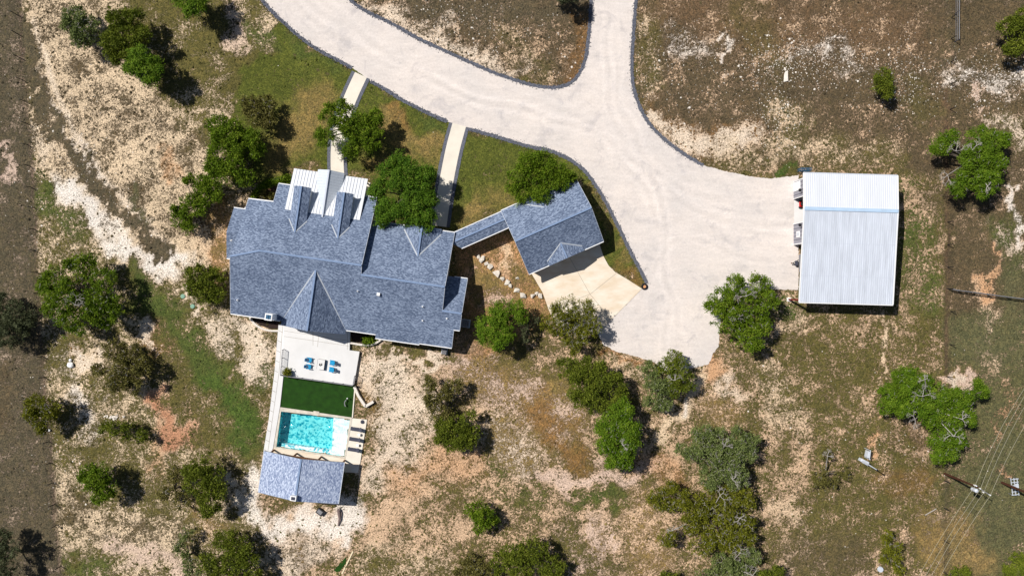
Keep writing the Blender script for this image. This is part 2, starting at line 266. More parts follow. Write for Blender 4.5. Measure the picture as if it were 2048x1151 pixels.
# (kind, points, radius, feather, cover, dirt, grass, strength)
LAY = [
 # north-east field
 ('p', [(1240,-300),(1900,-300),(1895,345),(1560,345),(1400,330),(1265,200)], 0, 20, .66, 'tan', 'dull', 1),
 ('c', [(1330,30),(1560,60),(1800,60)], 55, 60, .62, 'tan', 'brn', .9),
 ('c', [(1290,40),(1300,170)], 25, 25, .55, 'sand', 'olive', .8),
 ('c', [(1300,235),(1360,275),(1440,300),(1490,262)], 24, 26, .10, 'pale', 'rust', 1),
 ('c', [(1440,318),(1540,310),(1640,300),(1780,310)], 22, 34, .38, 'sand', 'olive', .9),
 ('c', [(1350,80),(1400,95)], 26, 26, .45, 'white', 'dull', .8),
 ('c', [(1452,85),(1455,130)], 7, 8, .12, 'white', 'dull', 1),
 ('c', [(1540,135),(1600,110),(1640,100),(1700,100)], 12, 18, .38, 'white', 'dull', .9),
 ('c', [(1690,130),(1720,145)], 12, 14, .45, 'white', 'dull', .8),
 ('c', [(1560,165),(1640,180),(1700,185)], 22, 25, .84, 'dusty', 'dull', .9),
 ('c', [(1560,215),(1600,245),(1580,280)], 22, 26, .36, 'sand', 'olive', .9),
 ('c', [(1830,175),(1850,235)], 25, 30, .8, 'dusty', 'olive', .6),
 ('c', [(1880,190),(1885,260)], 7, 8, .6, 'brown', 'brn', .9),
 ('c', [(1480,20),(1550,120)], 26, 40, .74, 'tan', 'olive', .6),
 ('c', [(1640,340),(1800,330)], 14, 22, .5, 'tan', 'olive', .8),
 ('c', [(1560,352),(1596,346)], 6, 6, .95, 'tan', 'brt', 1),
 # wedge north of the drive
 ('p', [(680,-300),(1180,-300),(1178,120),(1150,170),(1060,172),(860,90),(740,30)], 0, 14, .6, 'tan', 'dull', 1),
 ('c', [(830,10),(900,30),(1000,20),(1150,20)], 26, 30, .82, 'dusty', 'dark', .8),
 ('c', [(740,15),(850,72),(940,112),(1040,145)], 16, 20, .2, 'pale', 'dull', 1),
 ('c', [(900,40),(860,50)], 12, 20, .3, 'pale', 'dull', .8),
 ('c', [(1020,75),(1090,150)], 16, 30, .42, 'sand', 'olive', .7),
 ('c', [(1165,30),(1165,100),(1140,150)], 10, 16, .78, 'tan', 'rust', .8),
 # east strip beside the workshop
 ('p', [(1800,345),(1895,345),(1890,1200),(1200,1200),(1200,720),(1440,640),(1560,575),(1800,610)], 0, 26, .52, 'tan', 'olive', 1),
 ('c', [(1820,380),(1835,460)], 18, 20, .45, 'tan', 'green', .9),
 ('c', [(1830,480),(1850,600)], 30, 30, .6, 'tan', 'green', .8),
 ('c', [(1870,320),(1880,430)], 18, 26, .7, 'dusty', 'dull', .6),
 ('c', [(1580,605),(1600,640)], 20, 20, .6, 'sand', 'brt', .8),
 ('c', [(1600,690),(1660,740),(1760,720),(1860,700)], 45, 50, .68, 'tan', 'olive', .8),
 ('c', [(1640,650),(1700,650)], 30, 30, .6, 'tan', 'olive', .7),
 ('c', [(1770,635),(1778,680),(1768,720),(1770,765)], 7, 7, .08, 'sand', 'olive', 1),
 ('c', [(1560,660),(1600,650)], 16, 20, .3, 'sand', 'olive', .8),
 ('c', [(1540,760),(1570,820),(1590,860)], 34, 30, .42, 'sand', 'olive', .8),
 ('c', [(1640,800),(1760,850),(1700,900)], 50, 50, .66, 'tan', 'olive', .8),
 ('c', [(1560,900),(1600,960),(1570,1050)], 48, 45, .42, 'tan', 'olive', .9),
 ('c', [(1580,1030),(1620,1050)], 24, 40, .14, 'sand', 'olive', .8),
 ('c', [(1650,1040),(1780,960),(1860,1040)], 44, 50, .74, 'tan', 'olive', .8),
 ('c', [(1600,1120),(1700,1110)], 45, 45, .8, 'dusty', 'dull', .7),
 ('c', [(1860,1060),(1880,1110)], 30, 35, .7, 'dusty', 'tan', .9),
 ('c', [(1735,905),(1745,880),(1762,850)], 8, 8, .1, 'orange', 'olive', .9),
 ('c', [(1830,860),(1850,900)], 24, 26, .5, 'brown', 'brn', .7),
 ('c', [(1780,960),(1850,965)], 20, 25, .6, 'tan', 'rust', .5),
 # beyond the east fence
 ('p', [(1895,-300),(2500,-300),(2500,700),(1893,620)], 0, 20, .68, 'tan', 'dull', .9),
 ('p', [(1893,620),(2500,700),(2500,1500),(1885,1500)], 0, 30, .74, 'tan', 'grey', .75),
 ('c', [(1930,20),(2040,10)], 60, 50, .8, 'dusty', 'dull', .8),
 ('c', [(1920,90),(1960,90)], 20, 20, .6, 'tan', 'dull', .9),
 ('c', [(1915,150),(1990,165),(2060,150)], 22, 22, .42, 'white', 'dull', .9),
 ('c', [(1960,180),(1975,245)], 10, 12, .12, 'pink', 'dull', .9),
 ('c', [(2000,245),(2048,275)], 24, 24, .3, 'pale', 'olive', .9),
 ('c', [(2030,330),(2048,380)], 24, 24, .8, 'dusty', 'dull', .7),
 ('c', [(2010,375),(2030,430),(2048,470)], 11, 12, .1, 'white', 'olive', 1),
 ('c', [(2005,460),(2040,520)], 22, 26, .52, 'pale', 'green', .9),
 ('c', [(1930,440),(1920,560),(1930,600)], 26, 26, .8, 'tan', 'dull', .9),
 ('c', [(1990,505),(1972,560),(1965,600)], 9, 9, .1, 'orange', 'dull', .95),
 ('c', [(1957,560),(1957,650)], 5, 8, .35, 'tan', 'dull', .7),
 ('c', [(2020,545),(2040,640),(2020,700),(1930,660)], 30, 30, .9, 'tan', 'grey', .9),
 ('c', [(1975,640),(1970,700),(1990,720)], 26, 26, .52, 'sand', 'grey', .8),
 ('c', [(1925,740),(1935,765),(1900,760)], 16, 8, .03, 'pink', 'tan', 1),
 ('c', [(1905,755),(1915,770)], 9, 6, .0, 'pale', 'tan', .9),
 ('c', [(2020,800),(2000,860)], 20, 26, .5, 'orange', 'grey', .7),
 ('c', [(2010,900),(1990,1000),(1980,1080),(2040,1060)], 36, 36, .88, 'dusty', 'grey', .9),
 ('c', [(2008,945),(2022,950)], 9, 8, .2, 'orange', 'dull', .9),
 ('c', [(1920,1060),(1950,1130)], 30, 30, .75, 'tan', 'tan', .8),
 ('c', [(1892,180),(1893,430),(1895,700),(1890,745)], 4, 5, .9, 'dk', 'line', 1.05),
 ('c', [(1900,-40),(1901,120)], 6, 5, .6, 'dk', 'dark', .8),
 ('c', [(1893,890),(1888,1160)], 3, 6, .7, 'dk', 'dark', .7),
 # south centre
 ('p', [(705,700),(905,705),(1100,700),(1240,705),(1330,760),(1400,760),(1400,1200),(540,1200),(540,1010),(720,1010)], 0, 24, .45, 'tan', 'olive', 1),
 ('c', [(760,730),(800,790),(830,820)], 48, 40, .2, 'pale', 'olive', 1),
 ('c', [(740,705),(830,706)], 9, 8, .85, 'tan', 'olive', .9),
 ('c', [(880,708),(1000,712)], 18, 18, .72, 'pink', 'olive', .9),
 ('c', [(740,714),(880,722)], 9, 9, .04, 'pale', 'olive', 1),
 ('c', [(722,780),(760,860)], 14, 22, .55, 'sand', 'rust', .8),
 ('c', [(770,850),(800,900),(740,960)], 34, 34, .24, 'pale', 'olive', .9),
 ('c', [(960,740),(1040,780),(1120,830)], 52, 46, .5, 'pink', 'tan', .9),
 ('c', [(1000,720),(1090,720),(1110,760)], 20, 26, .66, 'tan', 'olive', .8),
 ('c', [(1080,820),(1130,900),(1150,920)], 28, 26, .8, 'tan', 'rust', .8),
 ('c', [(990,860),(1050,920)], 30, 34, .45, 'pale', 'tan', .8),
 ('c', [(800,960),(880,930),(930,930)], 30, 34, .2, 'orange', 'rust', .6),
 ('c', [(760,1040),(880,1060)], 50, 50, .24, 'tan', 'olive', .85),
 ('c', [(860,990),(930,1000)], 28, 34, .5, 'tan', 'olive', .7),
 ('c', [(740,1130),(880,1140)], 34, 30, .55, 'sand', 'olive', .8),
 ('c', [(905,1040),(920,1100)], 30, 34, .5, 'tan', 'olive', .7),
 ('c', [(990,940),(1060,1000)], 30, 34, .6, 'tan', 'green', .5),
 ('c', [(1080,955),(1130,965),(1200,950),(1260,960),(1300,930)], 17, 16, .13, 'pink', 'olive', 1),
 ('c', [(1150,1000),(1220,990),(1240,1010)], 16, 18, .86, 'tan', 'green', .9),
 ('c', [(1190,1050),(1200,1110)], 18, 16, .14, 'pink', 'tan', .95),
 ('c', [(1280,1020),(1300,1120)], 34, 34, .45, 'tan', 'tan', .8),
 ('c', [(1180,1130),(1120,1090)], 30, 34, .7, 'pink', 'olive', .7),
 ('c', [(1280,920),(1340,940),(1360,960)], 18, 22, .4, 'orange', 'rust', .7),
 ('c', [(1395,745),(1385,790),(1360,830),(1320,860)], 15, 12, .05, 'sand', 'olive', 1),
 ('c', [(1372,800),(1366,830)], 4, 5, .0, 'white', 'olive', .9),
 ('c', [(1200,705),(1280,718)], 7, 6, .5, 'orange', 'rust', 1),
 ('c', [(1235,730),(1270,745)], 14, 14, .6, 'sand', 'olive', .8),
 ('c', [(1430,715),(1430,750)], 18, 14, .14, 'orange', 'rust', .9),
 ('c', [(1450,770),(1470,790)], 14, 14, .15, 'pale', 'olive', .9),
 ('c', [(1460,830),(1400,800)], 20, 30, .5, 'tan', 'tan', .7),
 # south-west
 ('p', [(-300,-300),(540,-300),(560,60),(600,340),(470,400),(470,640),(560,660),(530,900),(520,1010),(560,1200),(-300,1200)], 0, 24, .5, 'sand', 'olive', 1),
 ('p', [(60,-50),(180,-50),(300,180),(430,330),(470,430),(440,520),(380,560),(260,500),(60,300)], 0, 30, .38, 'sand', 'dull', 1),
 ('c', [(300,10),(400,60),(480,120),(540,170)], 50, 40, .82, 'sand', 'olive', .95),
 ('c', [(350,170),(400,150)], 30, 30, .95, 'tan', 'olive', .9),
 ('c', [(460,65),(480,90),(465,20)], 16, 16, .25, 'pink', 'dull', .9),
 ('c', [(500,60),(560,90)], 20, 26, .6, 'sand', 'green', .9),
 ('c', [(430,120),(400,210)], 24, 30, .55, 'sand', 'olive', .8),
 ('c', [(340,300),(350,335)], 10, 14, .3, 'orange', 'rust', .8),
 ('c', [(50,60),(80,170),(130,270),(170,320),(225,370)], 7, 10, .4, 'white', 'dull', .8),
 ('c', [(120,370),(190,430),(240,500),(300,530),(360,520)], 20, 20, .06, 'white', 'dull', 1.1),
 ('c', [(70,40),(105,160),(160,290),(215,360),(290,450),(350,500)], 5, 8, .1, 'pale', 'dull', .9),
 ('c', [(40,60),(90,220),(120,270),(170,345),(220,400),(260,440),(300,480),(330,505)], 11, 12, .95, 'dusty', 'dark', 1.1),
 ('c', [(262,385),(300,450)], 8, 10, .7, 'pale', 'grey', .9),
 ('c', [(80,370),(110,420),(150,460)], 20, 20, .72, 'sand', 'green', .9),
 ('c', [(90,310),(70,260)], 14, 18, .3, 'pale', 'dull', .7),
 ('c', [(110,490),(210,480)], 18, 22, .55, 'sand', 'olive', .8),
 ('c', [(400,470),(440,540)], 20, 24, .3, 'tan', 'rust', .7),
 ('c', [(275,560),(300,600),(345,650),(390,700),(440,760),(470,820),(490,880)], 27, 30, .9, 'tan', 'green', 1.08),
 ('c', [(420,760),(480,810),(490,860)], 20, 24, .95, 'tan', 'brt', .7),
 ('c', [(320,690),(350,780),(420,850)], 30, 30, .8, 'tan', 'olive', .8),
 ('c', [(370,590),(388,612)], 12, 8, .05, 'pale', 'olive', 1),
 ('c', [(470,640),(500,660),(520,700),(500,740)], 20, 18, .1, 'pale', 'olive', 1),
 ('c', [(420,650),(470,720)], 18, 22, .4, 'pale', 'olive', .8),
 ('c', [(515,780),(535,740)], 12, 14, .5, 'pale', 'green', .8),
 ('c', [(155,690),(190,720),(170,740)], 13, 10, .05, 'pale', 'rust', 1),
 ('c', [(290,650),(310,690)], 11, 10, .12, 'pale', 'rust', .95),
 ('c', [(160,790),(185,840),(180,870)], 14, 16, .3, 'white', 'dull', .9),
 ('c', [(110,700),(130,760)], 18, 20, .62, 'pale', 'olive', .9),
 ('c', [(315,800),(335,850),(340,880),(380,860)], 22, 18, .14, 'red', 'olive', 1),
 ('c', [(310,870),(318,950)], 10, 14, .4, 'orange', 'olive', .8),
 ('c', [(330,700),(320,660)], 8, 14, .4, 'red', 'olive', .6),
 ('c', [(390,880),(430,900)], 24, 26, .7, 'tan', 'olive', .8),
 ('c', [(150,900),(240,900),(300,1000)], 34, 34, .7, 'sand', 'olive', .8),
 ('c', [(140,1020),(220,1060),(330,1070)], 34, 30, .42, 'sand', 'dull', .95),
 ('c', [(230,1090),(330,1120),(350,1140)], 18, 16, .14, 'pink', 'olive', .9),
 ('c', [(140,1130),(200,1140)], 20, 22, .75, 'sand', 'green', .8),
 ('c', [(500,950),(505,1030),(560,1060),(640,1040),(680,1060),(700,1010)], 26, 18, .06, 'white', 'olive', 1),
 ('c', [(560,1120),(640,1100)], 26, 20, .18, 'pale', 'dull', .95),
 ('c', [(590,1080),(600,1120)], 14, 18, .4, 'dusty', 'tan', .6),
 ('c', [(400,1030),(420,1050)], 20, 20, .5, 'tan', 'tan', .8),
 # beyond the west fence
 ('p', [(-400,-300),(36,-300),(40,60),(70,400),(72,560),(98,850),(125,1200),(-400,1200)], 0, 11, .70, 'dusty', 'dark', 1),
 ('c', [(12,300),(24,360),(36,370)], 9, 9, .18, 'pink', 'dark', .95),
 ('c', [(30,230),(20,90)], 14, 14, .6, 'dusty', 'dark', .8),
 ('c', [(10,760),(-20,860)], 26, 30, .84, 'dusty', 'dull', .8),
 ('c', [(36,0),(40,60),(70,420),(78,620),(95,840),(122,1160)], 4, 5, .4, 'dk', 'dark', .95),
 # lawns north of the house
 ('p', [(556,60),(704,130),(895,240),(1090,300),(1180,345),(1293,570),(1215,530),(1205,480),(1150,355),(1000,425),(905,470),(745,430),(735,355),(590,335),(520,380),(470,330),(480,170),(520,110)], 0, 12, .985, 'tan', 'lawn', 1),
 ('c', [(600,240),(560,310),(640,200)], 28, 34, .9, 'tan', 'tan', .75),
 ('c', [(770,250),(830,290),(860,300)], 24, 26, .94, 'tan', 'tan', .8),
 ('c', [(740,320),(800,330)], 18, 22, .9, 'tan', 'tan', .8),
 ('c', [(780,225),(800,240)], 10, 16, .85, 'tan', 'rust', .7),
 ('c', [(950,420),(1000,390),(930,440)], 20, 24, .9, 'tan', 'tan', .8),
 ('c', [(990,300),(970,340),(985,380)], 24, 24, .98, 'tan', 'lawn', .8),
 ('c', [(860,240),(880,270)], 14, 14, 1, 'tan', 'green', .8),
 ('c', [(600,90),(690,140)], 9, 14, 1, 'tan', 'green', .8),
 ('c', [(1180,380),(1255,520)], 7, 10, .96, 'tan', 'tan', .6),
 ('c', [(1240,540),(1280,560)], 10, 14, .95, 'tan', 'rust', .7),
 ('c', [(560,60),(545,40)], 8, 12, .35, 'sand', 'olive', .9),
 # between house and garage
 ('p', [(915,480),(1020,460),(1070,550),(1110,640),(960,720),(900,700)], 0, 10, .5, 'orange', 'tan', 1),
 ('c', [(1000,500),(1010,540)], 13, 16, .08, 'sand', 'tan', .9),
 ('c', [(970,560),(985,600)], 18, 20, .7, 'pink', 'olive', .7),
 ('c', [(1035,540),(1050,560)], 14, 14, .75, 'tan', 'olive', .8),
 ('c', [(980,590),(1010,600)], 12, 16, .15, 'pink', 'olive', .7),
 ('c', [(930,560),(940,700)], 12, 14, .3, 'dusty', 'dull', .7),
 ('c', [(440,400),(455,480),(440,540)], 16, 18, .6, 'orange', 'tan', .8),
]
def ground_map(x, y):
    """cover, dirt colour and vegetation colour of the terrain at photograph pixel x, y (level ground)"""
    cov = np.full(x.shape, .6); dr = np.tile(np.array(lin(PAL['tan'])), (x.size, 1)); gr = np.tile(np.array(lin(GRS['olive'])), (x.size, 1))
    wx = x + wob(x, y, 12, 80, 1) + wob(x, y, 6, 26, 3) + wob(x, y, 3, 12, 5); wy = y + wob(x, y, 12, 80, 2) + wob(x, y, 6, 26, 4) + wob(x, y, 3, 12, 6)
    for kind, pts, r, f, c, d, g, s in LAY:
        f2 = f*(.85 if f > 12 else .6); s = s*(.88 if kind == 'c' else 1)
        if kind == 'p' and f < 12: dist = d_poly(x*.6+wx*.4, y*.6+wy*.4, pts)
        elif kind == 'c' and r <= 5: dist = d_cap(x*.8+wx*.2, y*.8+wy*.2, pts)
        else: dist = (d_cap if kind == 'c' else d_poly)(wx, wy, pts)
        t = np.clip((r + f2 - dist)/(2*f2), 0, 1); t = t*t*(3-2*t)*s
        cov = cov*(1-t) + c*t; t3 = t[:, None]
        dr = dr*(1-t3) + np.array(lin(PAL[d]))*t3; gr = gr*(1-t3) + np.array(lin(GRS[g]))*t3
    cov = np.clip(cov + wob(x, y, .07, 120, 11) + wob(x, y, .06, 40, 12), 0, 1)
    return cov, dr, gr
def np_mesh(name, V, Fq, mat, parent=None, attrs=None, smooth=False):
    """V (n,3), Fq (m,k) -> mesh object"""
    me = bpy.data.meshes.new(name); n, (m, k) = len(V), Fq.shape
    me.vertices.add(n); me.vertices.foreach_set('co', V.astype(np.float32).ravel())
    me.loops.add(m*k); me.loops.foreach_set('vertex_index', Fq.astype(np.int32).ravel())
    me.polygons.add(m); me.polygons.foreach_set('loop_start', np.arange(0, m*k, k, dtype=np.int32))
    try: me.polygons.foreach_set('loop_total', np.full(m, k, dtype=np.int32))
    except Exception: pass
    if smooth: me.polygons.foreach_set('use_smooth', np.ones(m, bool))
    me.update(calc_edges=True)
    for an, (ty, data) in (attrs or {}).items():
        a = me.attributes.new(an, ty, 'POINT')
        a.data.foreach_set('value' if ty == 'FLOAT' else 'color', data.astype(np.float32).ravel())
    me.materials.append(mat); o = bpy.data.objects.new(name, me); COL.objects.link(o)
    if parent is not None: o.parent = parent
    return o
# ground material
gm = bpy.data.materials.new('ranch_ground'); gm.use_nodes = True
def ground_material(m):
    nt = m.node_tree; L = nt.links; b = nt.nodes['Principled BSDF']; b.inputs['Roughness'].default_value = 0.95; b.inputs['Specular IOR Level'].default_value = 0.1
    g = N(nt, 'ShaderNodeNewGeometry')
    def noise(sc_, det, ro=0.6, dist=0.0, src=None):
        n = N(nt, 'ShaderNodeTexNoise'); n.inputs['Scale'].default_value = sc_; n.inputs['Detail'].default_value = det
        n.inputs['Roughness'].default_value = ro; n.inputs['Distortion'].default_value = dist; L.new(src or g.outputs['Position'], n.inputs['Vector']); return n.outputs[0]
    def math_(op, a, b_=None, c=None):
        n = N(nt, 'ShaderNodeMath', operation=op)
        for i, v in enumerate((a, b_, c)):
            if v is None: continue
            if isinstance(v, (int, float)): n.inputs[i].default_value = v
            else: L.new(v, n.inputs[i])
        return n.outputs[0]
    cov = N(nt, 'ShaderNodeAttribute', attribute_name='cover').outputs['Fac']
    dr = N(nt, 'ShaderNodeAttribute', attribute_name='dirt').outputs['Color']
    gr = N(nt, 'ShaderNodeAttribute', attribute_name='grass').outputs['Color']
    fine = noise(2.5, 6, 0.80, 1.0); mid = noise(0.38, 5, 0.65, 0.5)
    f = math_('ADD', math_('MULTIPLY', fine, 0.68), math_('MULTIPLY', mid, 0.32))
    thr = math_('MULTIPLY_ADD', cov, -0.26, 0.618)
    mr = N(nt, 'ShaderNodeMapRange'); mr.interpolation_type = 'SMOOTHSTEP'
    L.new(f, mr.inputs['Value']); L.new(math_('SUBTRACT', thr, 0.035), mr.inputs['From Min']); L.new(math_('ADD', thr, 0.035), mr.inputs['From Max'])
    mix = N(nt, 'ShaderNodeMix', data_type='RGBA'); L.new(mr.outputs[0], mix.inputs['Factor']); L.new(dr, mix.inputs[6]); L.new(gr, mix.inputs[7])
    # dry straw in the vegetation and tiny dark weeds in the bare soil
    straw = noise(1.3, 5, 0.75, 1.0); st = N(nt, 'ShaderNodeMapRange'); st.inputs['From Min'].default_value = 0.45; st.inputs['From Max'].default_value = 0.60; st.inputs['To Max'].default_value = 0.85
    L.new(straw, st.inputs['Value'])
    m2 = N(nt, 'ShaderNodeMix', data_type='RGBA'); L.new(st.outputs[0], m2.inputs['Factor']); L.new(mix.outputs[2], m2.inputs[6]); sw = N(nt, 'ShaderNodeMix', data_type='RGBA', blend_type='MULTIPLY'); sw.inputs['Factor'].default_value = 1; L.new(gr, sw.inputs[6]); sw.inputs[7].default_value = (1.95, 1.76, 1.62, 1); L.new(sw.outputs[2], m2.inputs[7])
    m2b = N(nt, 'ShaderNodeMix', data_type='RGBA'); L.new(mr.outputs[0], m2b.inputs['Factor']); L.new(mix.outputs[2], m2b.inputs[6]); L.new(m2.outputs[2], m2b.inputs[7])
    dots = noise(1.25, 2, 0.5, 0.0); dt = N(nt, 'ShaderNodeMapRange'); dt.inputs['From Min'].default_value = 0.655; dt.inputs['From Max'].default_value = 0.69; dt.inputs['To Max'].default_value = 0.8
    L.new(dots, dt.inputs['Value'])
    m3 = N(nt, 'ShaderNodeMix', data_type='RGBA'); L.new(dt.outputs[0], m3.inputs['Factor']); L.new(m2b.outputs[2], m3.inputs[6]); m3.inputs[7].default_value = (*lin((92, 84, 56)), 1)
    # overall tone variation
    v1 = noise(0.16, 4, 0.6); v2 = noise(4.2, 4, 0.85)
    spk = N(nt, 'ShaderNodeMapRange'); spk.interpolation_type = 'SMOOTHSTEP'; L.new(v2, spk.inputs['Value'])
    spk.inputs['From Min'].default_value = 0.40; spk.inputs['From Max'].default_value = 0.60; spk.inputs['To Min'].default_value = 0.52; spk.inputs['To Max'].default_value = 1.26
    val = math_('MULTIPLY', math_('MULTIPLY_ADD', v1, 0.6, 0.70), spk.outputs[0])
    m4 = N(nt, 'ShaderNodeMix', data_type='RGBA', blend_type='MULTIPLY'); m4.inputs['Factor'].default_value = 1
    L.new(m3.outputs[2], m4.inputs[6]); cc = N(nt, 'ShaderNodeCombineColor'); [L.new(val, cc.inputs[i]) for i in range(3)]; L.new(cc.outputs[0], m4.inputs[7])
    L.new(m4.outputs[2], b.inputs['Base Color'])
    bp = N(nt, 'ShaderNodeBump'); bp.inputs['Strength'].default_value = 1.0; bp.inputs['Distance'].default_value = 0.16
    L.new(math_('ADD', f, math_('MULTIPLY', mr.outputs[0], 0.35)), bp.inputs['Height']); L.new(bp.outputs[0], b.inputs['Normal'])
ground_material(gm)
STEP = 0.5
xs = np.concatenate([[-1500, -600, -250], np.arange(-100, 100.01, STEP), [250, 600, 1500]])
ys = np.concatenate([[-1500, -600, -200], np.arange(-60, 60.01, STEP), [200, 600, 1500]])
GX, GY = np.meshgrid(xs, ys); gx = GX.ravel(); gy = GY.ravel()
cov, dr, gr = ground_map(gx*F/H+CX, -gy*F/H+CY)
nx, ny = len(xs), len(ys); I = np.arange(nx*ny).reshape(ny, nx)
Q = np.stack([I[:-1, :-1], I[:-1, 1:], I[1:, 1:], I[1:, :-1]], -1).reshape(-1, 4)
# the pool is dug into the ground: leave its cells out
POOL = [(562, 822), (699.5, 837.5), (689, 913), (552.5, 893)]
qc = np.stack([gx[Q].mean(1)*F/H+CX, -gy[Q].mean(1)*F/H+CY], 1)
keep = d_poly(qc[:, 0], qc[:, 1], POOL) > 0.5
Q = Q[keep]
one = np.ones((len(gx), 1))
ground = np_mesh('ground', np.stack([gx, gy, np.zeros_like(gx)], 1), Q, gm, attrs={
    'cover': ('FLOAT', cov), 'dirt': ('FLOAT_COLOR', np.hstack([dr, one])), 'grass': ('FLOAT_COLOR', np.hstack([gr, one]))})
tag(ground, kind='structure')
# ------------------------------------------------------------------ driveway, borders, paths
def dense(pts, step=4.0, close=False):
    out = []; pp = list(pts) + ([pts[0]] if close else [])
    for (ax, ay), (bx, by) in zip(pp[:-1], pp[1:]):
        n = max(1, int(math.hypot(bx-ax, by-ay)/step))
        out += [(ax+(bx-ax)*i/n, ay+(by-ay)*i/n) for i in range(n)]
    if not close: out.append(pp[-1])
    return out
def smooth(pts, it=2):
    for _ in range(it):
        o = [pts[0]]
        for a, b in zip(pts[:-1], pts[1:]):
            o += [(a[0]*.75+b[0]*.25, a[1]*.75+b[1]*.25), (a[0]*.25+b[0]*.75, a[1]*.25+b[1]*.75)]
        pts = o + [pts[-1]]
    return pts
S1 = smooth([(508,-26),(527,5),(552,32),(575,52),(600,75),(640,103),(675,120),(704,136)])
S2 = smooth([(741,163),(770,178),(800,198),(850,224),(895,243)])
S3 = smooth([(938,258),(975,268),(1024,283),(1060,294),(1100,300),(1140,318),(1170,340),(1195,375),(1215,410),(1240,460),(1262,505),(1285,548),(1294,566)])
S4 = smooth([(684,-18),(705,5),(735,25),(785,47),(830,75),(880,97),(930,120),(985,145),(1024,158),(1060,170),(1100,176),(1133,172),(1155,155),(1172,120),(1178,70),(1183,0),(1184,-30)])
S5 = smooth([(1275,-30),(1270,20),(1266,80),(1263,130),(1265,170),(1275,205),(1290,235),(1310,262),(1345,292),(1375,313),(1405,330)])
drv = S1 + [(739,160)] + S2 + [(936,257)] + S3 + [(1289,572),(1284,577),(1219,642),(1196,668),(1208,690),(1235,703),(1270,712),(1305,722),(1330,740),(1360,738),(1390,735),(1418,727),(1425,708),(1437,692),(1440,650),(1448,606),(1480,588),(1540,578),(1597,579),(1597,350),(1575,353),(1540,357),(1500,353),(1450,342)] + S5[::-1] + S4[::-1]
M['drive'] = mat('limestone_drive', (232, 222, 216), 0.95, 0.08, 0.12, bump=0.02, bscale=5)
def drive_mat(m):
    nt = m.node_tree; L = nt.links; b = nt.nodes['Principled BSDF']; g = N(nt, 'ShaderNodeNewGeometry')
    def nz(s, d, st=(1, 1, 1), rz=0, dist=0.):
        mp = N(nt, 'ShaderNodeMapping'); mp.inputs['Scale'].default_value = st; mp.inputs['Rotation'].default_value = (0, 0, rz); L.new(g.outputs['Position'], mp.inputs[0])
        n = N(nt, 'ShaderNodeTexNoise'); n.inputs['Scale'].default_value = s; n.inputs['Detail'].default_value = d; n.inputs['Roughness'].default_value = .7; n.inputs['Distortion'].default_value = dist; L.new(mp.outputs[0], n.inputs['Vector']); return n.outputs[0]
    def ramp(src, a, b_, p0, p1):
        r = N(nt, 'ShaderNodeValToRGB'); r.color_ramp.elements[0].position = p0; r.color_ramp.elements[1].position = p1
        r.color_ramp.elements[0].color = (*a, 1); r.color_ramp.elements[1].color = (*b_, 1); L.new(src, r.inputs[0]); return r.outputs[0]
    def mul(a, b_):
        x = N(nt, 'ShaderNodeMix', data_type='RGBA', blend_type='MULTIPLY'); x.inputs['Factor'].default_value = 1; L.new(a, x.inputs[6]); L.new(b_, x.inputs[7]); return x.outputs[2]
    c = ramp(nz(0.10, 4), lin((217, 209, 204)), lin((231, 220, 212)), .35, .65)
    c = mul(c, ramp(nz(0.30, 5, (1, 1, 1), 0, .8), (.80, .81, .84), (1, 1, 1), .30, .46))
    c = mul(c, ramp(nz(1.2, 6, (.25, 1, 1), .45), (.90, .90, .90), (1.05, 1.05, 1.05), .3, .7))
    c = mul(c, ramp(nz(7, 4), (.90, .90, .90), (1.08, 1.08, 1.08), .3, .7))
    tk = N(nt, 'ShaderNodeAttribute', attribute_name='track'); rr = N(nt, 'ShaderNodeMapRange'); rr.inputs['From Min'].default_value = -1.2; rr.inputs['From Max'].default_value = 1.6
    rr.inputs['To Min'].default_value = .82; rr.inputs['To Max'].default_value = 1.10; L.new(tk.outputs['Fac'], rr.inputs['Value']); cc = N(nt, 'ShaderNodeCombineColor'); [L.new(rr.outputs[0], cc.inputs[i]) for i in range(3)]
    c = mul(c, cc.outputs[0]); c = mul(c, ramp(nz(2.6, 5), (.93, .93, .93), (1.05, 1.05, 1.05), .35, .65))
    L.new(c, b.inputs['Base Color'])
drive_mat(M['drive'])
rj = random.Random(3)
dp = [(x+rj.uniform(-1.0, 1.0), y+rj.uniform(-1.0, 1.0)) for x, y in dense(drv, 3.0, True)]
drive = tag(MB().sheet([P(x, y) + Vector((0, 0, .02)) for x, y in dp]).build('driveway', M['drive']), kind='structure')
bm = bmesh.new(); bm.from_mesh(drive.data)
for ax, lo_, hi_ in ((0, -45, 50), (1, -16, 51)):
    q_ = lo_
    while q_ < hi_:
        co_ = [0, 0, 0]; no_ = [0, 0, 0]; co_[ax] = q_; no_[ax] = 1
        bmesh.ops.bisect_plane(bm, geom=bm.verts[:]+bm.edges[:]+bm.faces[:], plane_co=co_, plane_no=no_, dist=1e-5); q_ += .45
bm.to_mesh(drive.data); bm.free()
TRK = [[(560,-30),(640,50),(760,120),(900,180),(1050,225),(1180,255),(1290,330),(1400,400),(1590,410)],
       [(590,-30),(680,50),(800,110),(930,165),(1060,205),(1180,230),(1240,300),(1300,400),(1340,520),(1330,700)],
       [(1222,-30),(1220,100),(1205,180),(1130,230),(1000,215),(860,160),(720,70),(620,-30)],
       [(1232,-30),(1228,120),(1235,220),(1290,320),(1370,410),(1470,450),(1590,455)],
       [(1590,520),(1480,510),(1390,470),(1330,480),(1330,560),(1370,700)], [(1590,480),(1500,470),(1420,430),(1350,400),(1260,300),(1215,200),(1212,-30)],
       [(1250,640),(1310,560),(1340,450),(1300,350),(1230,270),(1100,240)]]
